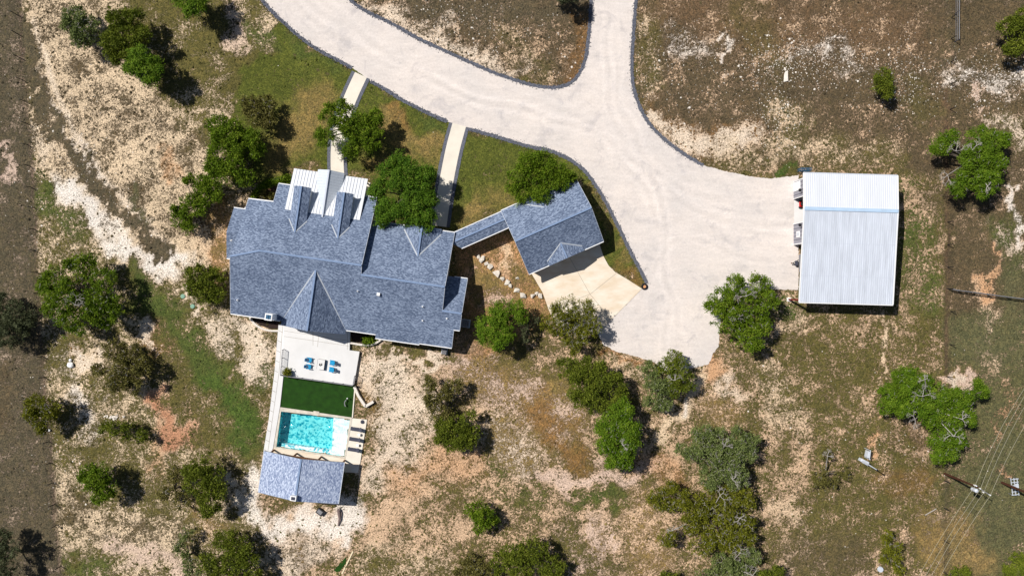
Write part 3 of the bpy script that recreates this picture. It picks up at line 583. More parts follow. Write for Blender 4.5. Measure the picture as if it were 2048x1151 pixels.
nv = len(drive.data.vertices); co_ = np.zeros(nv*3); drive.data.vertices.foreach_get('co', co_); co_ = co_.reshape(-1, 3)
vx = co_[:, 0]*F/H+CX; vy = -co_[:, 1]*F/H+CY; tv = np.zeros(nv)
wxx = vx+wob(vx, vy, 5, 160, 21); wyy = vy+wob(vx, vy, 5, 160, 22)
for i, tk_ in enumerate(TRK):
    d_ = d_cap(wxx, wyy, smooth(tk_, 3)); am = .6+.4*np.sin(vx*.011+i*2)*np.cos(vy*.014-i)
    tv += am*(np.exp(-((d_-9.5)/3.6)**2)*.8 - np.exp(-(d_/5)**2)*.45)
at_ = drive.data.attributes.new('track', 'FLOAT', 'POINT'); at_.data.foreach_set('value', np.clip(tv, -1.5, 1.5).astype(np.float32))
def ribbon(pts, wpx, jit, z, name, m, kind='structure', taper=False, step=2.5):
    pts = dense(pts, step); a = []; b = []
    for i, (x, y) in enumerate(pts):
        x0, y0 = pts[max(0, i-2)]; x1, y1 = pts[min(len(pts)-1, i+2)]; L = math.hypot(x1-x0, y1-y0) or 1; nx_, ny_ = -(y1-y0)/L, (x1-x0)/L
        w1 = wpx/2+rj.uniform(-jit, jit); w2 = wpx/2+rj.uniform(-jit, jit)
        a.append(P(x+nx_*w1, y+ny_*w1)+Vector((0, 0, z))); b.append(P(x-nx_*w2, y-ny_*w2)+Vector((0, 0, z)))
    n = len(a); mb = MB(); top = a+b; lo = [Vector((v.x, v.y, -.02)) for v in top]
    fs = [(i, i+1, n+i+1, n+i) for i in range(n-1)]
    fs += [(2*n+i, i, i+1, 2*n+i+1) if False else (i+1, i, 2*n+i, 2*n+i+1) for i in range(n-1)] + [(n+i, n+i+1, 3*n+i+1, 3*n+i) for i in range(n-1)]
    fs += [(0, n, 3*n, 2*n), (n-1, 2*n-1, 4*n-1, 3*n-1)]
    mb.add(top+lo, fs); o = mb.build(name, m)
    if kind: tag(o, kind=kind)
    return o
for s in (S1, S2, S3, S4, S5):
    ribbon(s, 6.6, 1.0, .05, 'gravel_border', M['gravel'])
W1 = smooth([(722,150),(704,188),(685,236),(675,285),(674,330),(676,352)])
W2 = smooth([(918.5,250),(906,295),(895,350),(886,400),(879,452)])
for wk, wd in ((W1, 26), (W2, 28)):
    ribbon(wk, wd, 0, .06, 'path', M['concrete'])
    for sgn in (-1, 1):
        side = []
        for i, (x, y) in enumerate(wk):
            x0, y0 = wk[max(0, i-1)]; x1, y1 = wk[min(len(wk)-1, i+1)]; L = math.hypot(x1-x0, y1-y0); side.append((x-(y1-y0)/L*sgn*(wd/2+3.6), y+(x1-x0)/L*sgn*(wd/2+3.6)))
        ribbon(side, 6.6, .4, .045, 'gravel_border', M['gravel'])
# loose stones along the borders
V = []; Fc = []; bits = MB()
allS = [dense(s, 1.0) for s in (S1, S2, S3, S4, S5)]
for s in allS:
    for (x, y) in s:
        for _ in range(4):
            if rj.random() < .8:
                c = P(x+rj.gauss(0, 2.9), y+rj.gauss(0, 2.9)); r = rj.uniform(.04, .11); a = rj.uniform(0, 6)
                bits.add([c+Vector((math.cos(a+k*2.09)*r, math.sin(a+k*2.09)*r, .04)) for k in range(3)]+[c+Vector((0, 0, .05+r*1.1))], [(0,1,3),(1,2,3),(2,0,3)])
tag(bits.build('border_gravel', M['gravel_bits']), 'loose grey gravel stones heaped along the edges of the pale driveway', 'gravel', kind='stuff')
apron = [(1058,538),(1085,584),(1098.7,622.5),(1112,650),(1196,668),(1219,642),(1284,577),(1253.5,557.5),(1230.5,544),(1217,530.7),(1206.6,511.6),(1196,480)]
ap = MB().slab([P(x, y)+Vector((0, 0, .07)) for x, y in apron], .09).build('garage_apron', M['conc_tan']); tag(ap, kind='structure')
jj = MB()
for a, b in (((1131,500),(1180,588)), ((1180,588),(1222,638)), ((1180,588),(1233,546)), ((1180,588),(1096,618))):
    jj.bar(P(*a)+Vector((0, 0, .072)), P(*b)+Vector((0, 0, .072)), .05, .012)
tag(jj.build('control_joint', M['joint']), kind='structure')
# ------------------------------------------------------------------ building helpers
class Frame:
    def __init__(s, ang): s.c = math.cos(ang); s.s = math.sin(ang); s.a = ang
    def uv(s, px, py, z=0): p = P(px, py, z); return (p.x*s.c+p.y*s.s, -p.x*s.s+p.y*s.c)
    def w(s, u, v, z): return Vector((u*s.c-v*s.s, u*s.s+v*s.c, z))
def window(mbf, mbg, fr, u, v, z, wd, ht, face):
    """window on a wall facing +-v ('n'/'s') or +-u ('e'/'w')"""
    ang = fr.a
    sgn = {'n': (0, 1), 's': (0, -1), 'e': (1, 0), 'w': (-1, 0)}[face]
    d = (wd, .08, ht) if face in 'ns' else (.08, wd, ht); g = (wd-.16, .10, ht-.16) if face in 'ns' else (.10, wd-.16, ht-.16)
    mbf.box(fr.w(u+sgn[0]*.03, v+sgn[1]*.03, z), d, ang); mbg.box(fr.w(u+sgn[0]*.045, v+sgn[1]*.045, z), g, ang)
def wall_block(mb, fr, u0, u1, prof):
    """solid prism along u with profile [(v,z)...] standing on the ground"""
    n = len(prof); vs = [fr.w(u, v, z) for u in (u0, u1) for v, z in prof]
    mb.add(vs, [tuple(range(n)), tuple(range(2*n-1, n-1, -1))]+[(i, (i+1) % n, (i+1) % n+n, i+n) for i in range(n)])
def gable(roofmb, fr, um, hw, v_front, z_ridge, z_eave, v_back_r, v_back_e, t=.12, face=1):
    """cross gable whose ridge runs along v, centred at um; face=+1 front looks north(+v)"""
    for sg in (-1, 1):
        roofmb.slab([fr.w(um, v_front, z_ridge), fr.w(um+sg*hw, v_front, z_eave), fr.w(um+sg*hw, v_back_e, z_eave), fr.w(um, v_back_r, z_ridge)], t)
# ------------------------------------------------------------------ main house
fh = Frame(-A_H); uv = fh.uv
ev = 3.2; s = .37
vS = (uv(464.4, 626, ev)[1] + uv(699, 661.5, ev)[1])/2
def vz(px, py, it=12):
    z = 5.0
    for _ in range(it): v = uv(px, py, z)[1]; z = ev+s*(v-vS)
    return v, z
vC, zC = vz(800, 560.3); vB, zB = vz(619, 515.3)
uA = uv(463, 600, 3.6)[0]; uBw = uv(558, 366.6, 2.9)[0]; uBe = uv(722.5, 545, 6.6)[0]; uCe = uv(909.4, 464, ev)[0]; uDe = uv(935, 557, 3.0)[0]
uA2 = uv(498, 396.5, 2.9)[0]; vAN = uv(480, 415, ev)[1]; vA2 = uv(522, 401, 2.9)[1]
vBN = uv(569, 369, 2.9)[1]; vCN = uv(796, 449, ev)[1]; vDN = uv(930, 556.5, 3.0)[1]
u750 = uv(750.7, 672, ev)[0]; u838 = uv(838.7, 687, 3)[0]; u905 = uv(904, 690, 3)[0]; vS2 = uv(795, 682, 3.0)[1]; vS3 = uv(871, 690.5, 3.0)[1]; vDs = uv(912, 658.7, 3.3)[1]
vD = vz(905, 624)[0]
zS = lambda v: ev+s*(v-vS)
zN = lambda v: zC-s*(v-vC)
zBn = lambda v: zB-s*(v-vB)
zD = zS(vD); zDn = lambda v: zD-s*(v-vD)
house = thing('ranch_house', fh.w((uA+uCe)/2, (vS+vC)/2, 0), 'large single-storey house with blue-grey shingle roof, dormers and white metal porch roof', 'house')
rf = MB()
W_ = fh.w
rf.slab([W_(u, v, zS(v)) for u, v in ((uA,vS),(u750,vS),(u750,vS2),(u838,vS2),(u838,vS3),(u905,vS3),(u905,vDs),(uDe,vDs),(uDe,vD),(uCe,vD),(uCe,vC),(uBe,vC),(uBe,vB),(uBw,vB),(uA2,vC),(uA,vC))])
rf.slab([W_(u, v, zN(v)) for u, v in ((uA,vC),(uA2,vC),(uA2,vAN),(uA,vAN))])
q1, q2, q3, q4 = W_(uA2,vC,zC), W_(uBw,vB,zB), W_(uBw,vA2,zBn(vA2)), W_(uA2,vA2,zN(vA2)); rf.slab([q1,q2,q4]); rf.slab([q2,q3,q4])
rf.slab([W_(u, v, zBn(v)) for u, v in ((uBw,vB),(uBe,vB),(uBe,vBN),(uBw,vBN))])
rf.slab([W_(u, v, zN(v)) for u, v in ((uBe,vC),(uCe,vC),(uCe,vCN),(uBe,vCN))])
rf.slab([W_(u, v, zDn(v)) for u, v in ((uCe-.3,vD),(uDe,vD),(uDe,vDN),(uCe-.3,vDN))])
# low west bay gable
vW = uv(452.5, 464, 5.3)[1]; uW = uv(452.5, 464, 5.3)[0]; hW = 4.1
rf.slab([W_(uW, vW, 5.25), W_(uW+5.5, vW, 5.25), W_(uW+5.5, vW-hW, 5.25-.36*hW), W_(uW, vW-hW, 5.25-.36*hW)])
rf.slab([W_(uW, vW, 5.25), W_(uW+4.2, vW, 5.25), W_(uW+4.2, vW+hW, 5.25-.36*hW), W_(uW, vW+hW, 5.25-.36*hW)])
roof = rf.build('roof', M['shingle'], house)
wl = MB(); i_ = .4; k_ = .2
wall_block(wl, fh, uA+.3, uBw+.3, [(vS+i_,0),(vAN-i_,0),(vAN-i_,zN(vAN-i_)-k_),(vC,zC-k_),(vS+i_,zS(vS+i_)-k_)])
wall_block(wl, fh, uBw+.3, uBe-.3, [(vS+i_,0),(vBN-i_,0),(vBN-i_,zBn(vBN-i_)-k_),(vB,zB-k_),(vS+i_,zS(vS+i_)-k_)])
wall_block(wl, fh, uBe-.3, uCe-.3, [(vS+i_+.01,0),(vCN-i_,0),(vCN-i_,zN(vCN-i_)-k_),(vC,zC-k_),(vS+i_+.01,zS(vS+i_)-k_)])
wall_block(wl, fh, uCe-.3, uDe-.3, [(vDs+i_,0),(vDN-i_,0),(vDN-i_,zDn(vDN-i_)-k_),(vD,zD-k_),(vDs+i_,zS(vDs+i_)-k_)])
wall_block(wl, fh, uW+.3, uA+.29, [(vW-hW+i_,0),(vW+hW-i_,0),(vW+hW-i_,3.75),(vW,5.0),(vW-hW+i_,3.75)])
wl.build('wall', M['stucco'], house)
for face, v0, us in (('s', vS+i_, np.linspace(uA+2.5, uBw+4, 3)), ('s', vS+i_, np.linspace(u750+1, uCe-3, 4)), ('n', vCN-i_, np.linspace(uBe+2, uCe-2.5, 3))):
    for u in us:
        a = MB(); g = MB(); window(a, g, fh, float(u), v0, 1.6, 1.5, 1.3, face)
        wo = a.build('window', M['white'], house); g.build('pane', M['glass'], wo)
a = MB(); a.box(fh.w(uv(655, 345)[0], vBN-i_+.03, 1.05), (1.1, .1, 2.1), -A_H); a.build('door', M['wood'], house)
# ridge caps
rc = MB()
def cap(fr, u0, v0, z0, u1, v1, z1, w_=.30): rc.bar(fr.w(u0, v0, z0+.03), fr.w(u1, v1, z1+.03), w_, .05)
cap(fh, uA, vC, zC, uA2, vC, zC); cap(fh, uA2, vC, zC, uBw, vB, zB); cap(fh, uBw, vB, zB, uBe, vB, zB); cap(fh, uBe, vC, zC, uCe, vC, zC); cap(fh, uCe, vD, zD, uDe, vD, zD)
rc.build('ridge_cap', M['ridge'], house)
# gutters and fascia
def gut(u0, v0, z0, u1, v1, z1, w_=.16, h_=.16): MB().bar(fh.w(u0, v0, z0-.08), fh.w(u1, v1, z1-.08), w_, h_).build('gutter', M['white'], house)
gut(uA, vS-.06, ev, uv(560,640,3.2)[0], vS-.06, ev); gut(uv(692,661,3.2)[0], vS-.06, ev, u750, vS-.06, ev); gut(u750, vS2-.06, zS(vS2), u838, vS2-.06, zS(vS2)); gut(u838, vS3-.06, zS(vS3), u905, vS3-.06, zS(vS3))
gut(uA, vAN+.06, zN(vAN), uA2, vAN+.06, zN(vAN)); gut(uA2, vA2+.06, zN(vA2), uBw, vA2+.06, zBn(vA2)); gut(uBw, vBN+.06, zBn(vBN), uBe, vBN+.06, zBn(vBN)); gut(uBe+.2, vCN+.06, zN(vCN), uCe, vCN+.06, zN(vCN)); gut(u905, vDs-.05, zS(vDs), uDe, vDs-.05, zS(vDs))
gut(uCe+1, vDN+.06, zDn(vDN), uDe, vDN+.06, zDn(vDN)); gut(uW, vW-hW-.06, 5.25-.36*hW, uW+.7, vW-hW-.06, 5.25-.36*hW); gut(uW, vW+hW+.06, 5.25-.36*hW, uW+1.9, vW+hW+.06, 5.25-.36*hW)
for (u, v0, v1, zf) in ((uA-.03,vS,vC,zS),(uCe+.03,vC,vCN,zN),(uCe+.03,vD,vC,zS),(uDe+.03,vDs,vD,zS),(uDe+.03,vD,vDN,zDn),(uBe+.03,vC,vB,zS),(uBe+.03,vB,vBN,zBn),(uBw-.03,vBN,vA2,zBn),(uA2-.03,vAN,vA2,zN),(u905+.03,vS3,vDs,zS)):
    MB().bar(fh.w(u, v0, zf(v0)-.09), fh.w(u, v1, zf(v1)-.09), .05, .16).build('rake_board', M['lgrey'], house)
# dormers over the porch
def vzf(px, py, zf, it=14):
    z = 5.0
    for _ in range(it): u, v = uv(px, py, z); z = zf(v)
    return u, v, z
for (apx, frx) in (((590, 465), (602, 371)), ((675.7, 477), (688, 383.3))):
    u, va, za = vzf(*apx, zBn); vf = uv(frx[0], frx[1]+1, za)[1]; hw = 1.35; ze = za-.55*hw
    u2 = uv(frx[0], frx[1], za)[0]; u = (u+u2)/2
    ve = vB+(zB-ze)/s
    d = MB(); gable(d, fh, u, hw, vf, za, ze, va, ve); dm = d.build('dormer', M['shingle_x'], house)
    dw = MB(); wall_block(dw, fh, 0, 0, []) if False else None
    vs = [fh.w(u+a, v, z) for v in (vf-.35, ve+.1) for a, z in ((-hw+.12, 2.9), (hw-.12, 2.9), (hw-.12, ze-.1), (0, za-.14), (-hw+.12, ze-.1))]
    dw.add(vs, [(0,1,2,3,4),(9,8,7,6,5),(0,5,6,1),(1,6,7,2),(2,7,8,3),(3,8,9,4),(4,9,5,0)]); dw.build('cheek_wall', M['stucco'], dm)
    a = MB(); g = MB(); window(a, g, fh, u, vf-.35, 3.9 if ze > 4.3 else ze-.5, 1.3, .8, 'n'); a.build('window_frame', M['white'], dm); g.build('window_pane', M['glass'], dm)
    c = MB(); c.bar(fh.w(u, vf, za+.03), fh.w(u, va, za+.03), .26, .05); c.build('ridge_cap', M['ridge'], dm)
    for sg in (-1, 1): MB().bar(fh.w(u, va, za+.02), fh.w(u+sg*(hw+.1), ve+.1, ze+.0), .16, .05).build('valley_flashing', M['valley'], house)
# south gable
ua, va, za = vzf(618.8, 538, zS); uL = uv(562, 649, 3.1)[0]; uR = uv(691.5, 665.4, 3.0)[0]; um = (uL+uR)/2; vf = uv(625, 659, 3.3)[1]
hw = (uR-uL)/2; ze = za-(za-3.1)
d = MB(); gable(d, fh, um, hw, vf, za, 3.15, va, uv(556.7, 622.4, 3.2)[1]+1.2 if False else vS+.1)
gb = d.build('gable_roof', M['shingle_x'], house)
gw = MB(); vs = [fh.w(um+a, v, z) for v in (vf+.5, vS+.6) for a, z in ((-hw+.4, 2.7), (hw-.4, 2.7), (hw-.4, 3.1), (0, za-.2), (-hw+.4, 3.1))]
gw.add(vs, [(0,1,2,3,4),(9,8,7,6,5),(0,5,6,1),(1,6,7,2),(2,7,8,3),(3,8,9,4),(4,9,5,0)]); gw.build('gable_wall', M['stucco'], gb)
for a in (-hw+.5, hw-.5, 0): MB().box(fh.w(um+a, vf+.6, 1.35), (.25, .25, 2.7), -A_H).build('porch_post', M['white'], house)
c = MB(); c.bar(fh.w(um, vf, za+.03), fh.w(um, va, za+.03), .28, .05); c.build('ridge_cap', M['ridge'], gb)
for sg in (-1, 1): MB().bar(fh.w(um, va, za+.02), fh.w(um+sg*hw, vS+.1, 3.2), .2, .05).build('valley_flashing', M['valley'], house)
# gable on the east wing's north side
ua, va, za = vzf(835.5, 512.4, zN); hw = 3.0; vf = vCN+.25; ze = za-.5*hw
d = MB(); gable(d, fh, ua, hw, vf, za, ze, va, vC+(zC-ze)/s)
gb = d.build('gable_roof', M['shingle_x'], house)
gw = MB(); vs = [fh.w(ua+a, v, z) for v in (vf-.4, vCN-2) for a, z in ((-hw+.3, 0), (hw-.3, 0), (hw-.3, ze-.1), (0, za-.2), (-hw+.3, ze-.1))]
gw.add(vs, [(0,1,2,3,4),(9,8,7,6,5),(0,5,6,1),(1,6,7,2),(2,7,8,3),(3,8,9,4),(4,9,5,0)]); gw.build('gable_wall', M['stucco'], gb)
c = MB(); c.bar(fh.w(ua, vf, za+.03), fh.w(ua, va, za+.03), .26, .05); c.build('ridge_cap', M['ridge'], gb)
for sg in (-1, 1): MB().bar(fh.w(ua, va, za+.02), fh.w(ua+sg*hw, vC+(zC-ze)/s, ze+.02), .2, .05).build('valley_flashing', M['valley'], house)
# white metal porch roof with its own centre gable
uP0 = uv(588.4, 336.2, 3.0)[0]; uP1 = uv(735.9, 357.3, 3.0)[0]; vP0 = uv(660, 347, 3.0)[1]
uu, vP1, zP1 = vzf(643, 429, zBn); zP1 += .05
zPf = lambda v: 3.05+(zP1-3.05)*(v-vP0)/(vP1-vP0)
pr = MB(); pr.slab([W_(u, v, zPf(v)) for u, v in ((uP0,vP0),(uP1,vP0),(uP1,vP1),(uP0,vP1))], .1); porch = pr.build('porch_roof', M['wmetal'], house)
sm = MB()
for k in range(1, int((uP1-uP0)/.5)):
    u = uP0+k*.5; sm.bar(W_(u, vP0, zPf(vP0)+.03), W_(u, vP1, zPf(vP1)+.03), .035, .06)
sm.build('standing_seam', M['seam'], porch)
ug, vg, zg = vzf(645, 434, lambda v: zBn(v)+.05); ug = (ug+uv(656.4, 346, zg)[0])/2; hw = 2.15; zge = zg-.62*hw; vge = vP0+(zge-3.05)/(zP1-3.05)*(vP1-vP0)
d = MB(); gable(d, fh, ug, hw, vP0+.35, zg, zge, vg, vge, .08); cg = d.build('porch_gable', M['gmetal'], porch)
sm = MB(); 
for sg in (-1, 1):
    for k in range(1, 16):
        v = vP0+.35+(vg-vP0)*k/16
        ee = min(1.0, max(0.0, (vg-v)/(vg-vge))) if True else 1
        sm.bar(W_(ug+sg*.12, v, zg-.12*.62+.02), W_(ug+sg*hw*ee, v, zg-(zg-zge)*ee+.02), .03, .04)
sm.bar(W_(ug, vP0+.35, zg+.04), W_(ug, vg, zg+.04), .24, .06)
sm.build('standing_seam', M['seam'], porch)
d = MB(); vs = [fh.w(ug+a, v, z) for v in (vP0-.1, vge) for a, z in ((-hw+.3, 2.7), (hw-.3, 2.7), (hw-.3, zge-.05), (0, zg-.2), (-hw+.3, zge-.05))]
d.add(vs, [(0,1,2,3,4),(9,8,7,6,5),(0,5,6,1),(1,6,7,2),(2,7,8,3),(3,8,9,4),(4,9,5,0)]); d.build('gable_wall', M['white'], porch)
for k in range(5): MB().box(fh.w(uP0+.4+(uP1-uP0-.8)*k/4, vP0-.5, 1.45), (.22, .22, 2.9), -A_H).build('porch_post', M['white'], house)
tag(MB().slab([W_(uP0+.2, vP0-.2, .12), W_(uP1-.2, vP0-.2, .12), W_(uP1-.2, vBN-.2, .12), W_(uP0+.2, vBN-.2, .12)], .13).build('porch_floor', M['concrete']), kind='structure')
# chimney
cz = 6.0; c0 = P(536.5, 633.5, cz)
ch = MB(); ch.box((c0.x, c0.y, cz/2-.1), (1.0, .95, cz-.2), -A_H); cho = ch.build('chimney', M['white'], house)
MB().box((c0.x, c0.y, cz-.13), (1.16, 1.1, .14), -A_H).build('chimney_cap', M['white'], cho)
MB().box((c0.x, c0.y, cz-.04), (.78, .66, .06), -A_H).box((c0.x, c0.y, cz+.02), (.1, .7, .08), -A_H).build('flue_cover', M['navy'], cho)
# roof vents
for (x, y, zf, r) in ((757.4,588,zS,.2),(715.4,581.8,zS,.09),(475.4,599.4,zS,.1),(845.4,612.4,zS,.1),(845.4,640.5,zS,.1),(894,636.3,zS,.1),(463,480.8,zN,.1)):
    u, v, z = vzf(x, y, zf); m_ = MB()
    if r > .15: m_.box(W_(u, v, z+.15), (.42, .42, .34), -A_H).box(W_(u, v, z+.34), (.5, .5, .05), -A_H)
    else: m_.tube(W_(u, v, z-.1), W_(u, v, z+.42), r*.7, r*.7, 8).tube(W_(u, v, z), W_(u, v, z+.06), r*1.7, r*.9, 8)
    m_.build('roof_vent', M['white'], house)
# ------------------------------------------------------------------ breezeway
bA = Vector(P(909, 464, 3.0)); fb = Frame(A_G)
u0, v0 = fb.uv(909, 464.5, 2.9); u1 = fb.uv(1004, 421.5, 2.9)[0]; v1 = fb.uv(967, 476.8, 2.9)[1]; vm = (v0+v1)/2
bz = thing('breezeway', fb.w((u0+u1)/2, vm, 0), 'narrow covered breezeway with shingle roof linking the house to the garage', 'breezeway')
b = MB(); zr = 3.55
b.slab([fb.w(u0-.6, vm, zr), fb.w(u1+.9, vm, zr), fb.w(u1+.5, v0, 2.95), fb.w(u0, v0, 2.95)], .12); b.slab([fb.w(u0-1.2, vm, zr), fb.w(u1+.9, vm, zr), fb.w(u1+.7, v1, 2.95), fb.w(u0-.0, v1, 2.95)], .12)
b.build('roof', M['shingle_g'], bz)
MB().bar(fb.w(u0-.4, vm, zr+.03), fb.w(u1+.5, vm, zr+.03), .26, .05).build('ridge_cap', M['ridge'], bz)
for v in (v0+.06, v1-.06): MB().bar(fb.w(u0, v, 2.88), fb.w(u1+.5, v, 2.88), .12, .14).build('gutter', M['white'], bz)
for k in range(4):
    for v in (v0-.3, v1+.3): MB().box(fb.w(u0+.5+(u1-u0-.6)*k/3, v, 1.4), (.15, .15, 2.8), A_G).build('post', M['white'], bz)
tag(MB().slab([fb.w(u0, v0-.2, .08), fb.w(u1, v0-.2, .08), fb.w(u1, v1+.2, .08), fb.w(u0, v1+.2, .08)], .09).build('breezeway_floor', M['concrete']), kind='structure')
# ------------------------------------------------------------------ garage
fg = Frame(A_G); eg = 3.2
gu0 = (fg.uv(1058,548,eg)[0]+fg.uv(1002.5,421.5,eg)[0])/2; gu1 = (fg.uv(1207,482,eg)[0]+fg.uv(1151,355,eg)[0])/2
gvS = (fg.uv(1058,548,eg)[1]+fg.uv(1207,482,eg)[1])/2; gvN = (fg.uv(1002.5,421.5,eg)[1]+fg.uv(1151,355,eg)[1])/2
zR = 5.85; gvR = (gvS+gvN)/2; sg_ = (zR-eg)/((gvN-gvS)/2)
gar = thing('garage', fg.w((gu0+gu1)/2, gvR, 0), 'detached garage with blue-grey gabled shingle roof beside the fan-shaped concrete apron', 'garage')
r = MB(); Wg = fg.w
r.slab([Wg(gu0,gvS,eg),Wg(gu1,gvS,eg),Wg(gu1,gvR,zR),Wg(gu0,gvR,zR)]); r.slab([Wg(gu0,gvN,eg),Wg(gu1,gvN,eg),Wg(gu1,gvR,zR),Wg(gu0,gvR,zR)])
r.build('roof', M['shingle_g'], gar)
MB().bar(Wg(gu0,gvR,zR+.03), Wg(gu1,gvR,zR+.03), .28, .05).build('ridge_cap', M['ridge'], gar)
wl = MB(); wall_block(wl, fg, gu0+.4, gu1-.4, [(gvS+.6,0),(gvN-.5,0),(gvN-.5,eg+.5*sg_-.2),(gvR,zR-.2),(gvS+.6,eg+.6*sg_-.2)]); wl.build('wall', M['stucco'], gar)
for v, z in ((gvS-.06, eg), (gvN+.06, eg)): MB().bar(Wg(gu0,v,z-.08), Wg(gu1,v,z-.08), .14, .15).build('gutter', M['white'], gar)
for u in (gu0-.03, gu1+.03):
    for v in (gvS, gvN): MB().bar(Wg(u,v,eg-.08), Wg(u,gvR,zR-.08), .05, .16).build('rake_board', M['lgrey'], gar)
for k, wd in ((.3, 4.6), (.75, 2.6)):
    dr_ = MB().box(Wg(gu0+(gu1-gu0)*k, gvS+.57, 1.15), (wd, .1, 2.3), A_G).build('garage_door', M['white'], gar)
    hb = MB()
    for zz in (.6, 1.15, 1.7): hb.box(Wg(gu0+(gu1-gu0)*k, gvS+.515, zz), (wd-.1, .02, .04), A_G)
    hb.build('panel_line', M['grey'], dr_)
def gz(px, py, zf, fr=fg):
    z = 4.5
    for _ in range(14): u, v = fr.uv(px, py, z); z = zf(v)
    return u, v, z
for (apx, zf, face, hw) in (((1120.7,485.8), lambda v: eg+sg_*(v-gvS), -1, 3.1), ((1088.6,413.8), lambda v: eg+sg_*(gvN-v), 1, 2.6)):
    u, va, za = gz(*apx, zf); vf = (gvS-.12) if face < 0 else gvN+.12; ze = eg+.32
    if face < 0: u = (u*1+fg.uv(1131.2,510,ze)[0])/2
    vb = gvS+(ze-eg)/sg_ if face < 0 else gvN-(ze-eg)/sg_
    d = MB(); gable(d, fg, u, hw, vf, za, ze, va, vb, .1); dm = d.build('dormer', M['shingle_gx'], gar)
    fv = vf+.35 if face < 0 else vf-.35
    d = MB(); d.add([fg.w(u+a, v, z) for v in (fv, vb) for a, z in ((-hw+.2, 2.6), (hw-.2, 2.6), (hw-.2, ze-.08), (0, za-.14), (-hw+.2, ze-.08))], [(0,1,2,3,4),(9,8,7,6,5),(0,5,6,1),(1,6,7,2),(2,7,8,3),(3,8,9,4),(4,9,5,0)]); d.build('gable_wall', M['white'], dm)
    MB().bar(Wg(u,vf,za+.03), Wg(u,va,za+.03), .22, .04).build('ridge_cap', M['ridge'], dm)
    for q in (-1, 1): MB().bar(Wg(u,va,za+.03), Wg(u+q*hw,vb,ze+.04), .17, .05).build('valley_flashing', M['valley'], gar)
# ------------------------------------------------------------------ patio, turf, pool deck
SV = Vector((0, 0, 1))
def gp(px, py, z): return P(px, py, z)
pat = [(557,650),(699,665),(699,700),(719,702.6),(707.7,770),(564.3,749.5),(566,738),(550,737)]
tag(MB().slab([gp(x, y, .5) for x, y in [(568,640),(700,660),(699,700),(719,702.6),(707.7,770),(564.3,749.5)]], .55).build('patio', M['patio']), kind='structure')
tag(MB().slab([gp(x, y, .22) for x, y in [(557,648),(568,650),(564.3,749.5),(566.5,753),(560,812),(546,895),(543,904),(527,901),(537.5,838),(549,742)]], .25).build('side_walk', M['patio']), kind='structure')
jn = MB()
for k in range(13):
    t = k/12; xa, ya = 557-29*t, 660+238*t; jn.bar(gp(xa, ya, .224), gp(xa+8.5, ya+4.5, .224), .06, .012)
jn.bar(gp(565.5,652,.224), gp(558,745,.224), .05, .012); jn.bar(gp(558,745,.224), gp(536,900,.224), .05, .012)
tag(jn.build('walk_joint', M['joint']), kind='structure')
jn = MB()
for a, b_ in (((568,661),(698,681)),((567.5,672),(698,691.5)),((626,659),(626,690)),((637,673),(635,693)),((695.5,664),(694.5,699))): jn.bar(gp(*a,.504), gp(*b_,.504), .045, .01)
tag(jn.build('patio_joint', M['joint']), kind='structure')
tag(MB().slab([gp(x, y, .10) for x, y in [(567.8,752),(709.4,771),(704,834),(560,813)]], .1).build('turf_lawn', M['turf']), kind='structure')
tag(MB().bar(gp(710.2,772,.07), gp(705,834,.07), .18, .16).build('turf_kerb', M['concrete']), kind='structure')
tag(MB().slab([gp(x, y, .13) for x, y in [(703.7,835.5),(734,838.6),(720,927),(690,924)]], .15).build('sun_deck', M['concrete']), kind='structure')
tag(MB().slab([gp(x, y, .12) for x, y in [(546.5,895),(691,916.4),(719,926),(716,945),(686,943),(676,1010),(522,985),(530,902)]], .14).build('pavilion_floor', M['conc_tan']), kind='structure')
# pool
poolc = P(626, 868)
pool = thing('swimming_pool', poolc, 'rectangular turquoise swimming pool with pale shallow ledge and stone coping', 'pool')
co = [(560,813.5),(704.7,834.4),(691,915.9),(546,895)]
cp = MB()
for i in range(4):
    a, b_, c_, d_ = co[i], co[(i+1) % 4], POOL[(i+1) % 4], POOL[i]
    cp.slab([gp(*a, .16), gp(*b_, .16), gp(*c_, .16), gp(*d_, .16)], .3)
cp.slab([gp(*q, .2) for q in [(627,821),(638.5,822.5),(637,831),(626,829.5)]], .2)
cp.build('coping', M['coping'], pool)
bs = MB(); q = [Vector((gp(*a, 0).x, gp(*a, 0).y, 0)) for a in POOL]
lx0 = [q[0].lerp(q[1], .755), q[3].lerp(q[2], .80)]
dp_ = 1.5
for a, b_ in ((0,1),(1,2),(2,3),(3,0)): bs.add([q[a]+SV*.02, q[b_]+SV*.02, q[b_]-SV*dp_, q[a]-SV*dp_], [(0,1,2,3)])
bs.add([q[0]-SV*dp_, q[1]-SV*dp_, q[2]-SV*dp_, q[3]-SV*dp_], [(0,1,2,3)])
bs.build('basin', M['plaster'], pool)
MB().slab([lx0[0]-SV*.42, q[1]-SV*.42, q[2]-SV*.42, lx0[1]-SV*.42], 1.05).build('shallow_ledge', M['ledge'], pool)
bn = MB(); e0 = q[3].lerp(q[0], .07); e1 = q[2].lerp(q[1], .07)
bn.slab([q[3].lerp(q[2], .05)-SV*.6, lx0[1]-SV*.6, lx0[1].lerp(lx0[0], .1)-SV*.6, (q[3].lerp(q[2], .05)).lerp(q[0].lerp(q[1], .05), .1)-SV*.6], .88); bn.build('bench_step', M['ledge'], pool)
wm = bpy.data.materials.new('pool_water'); wm.use_nodes = True
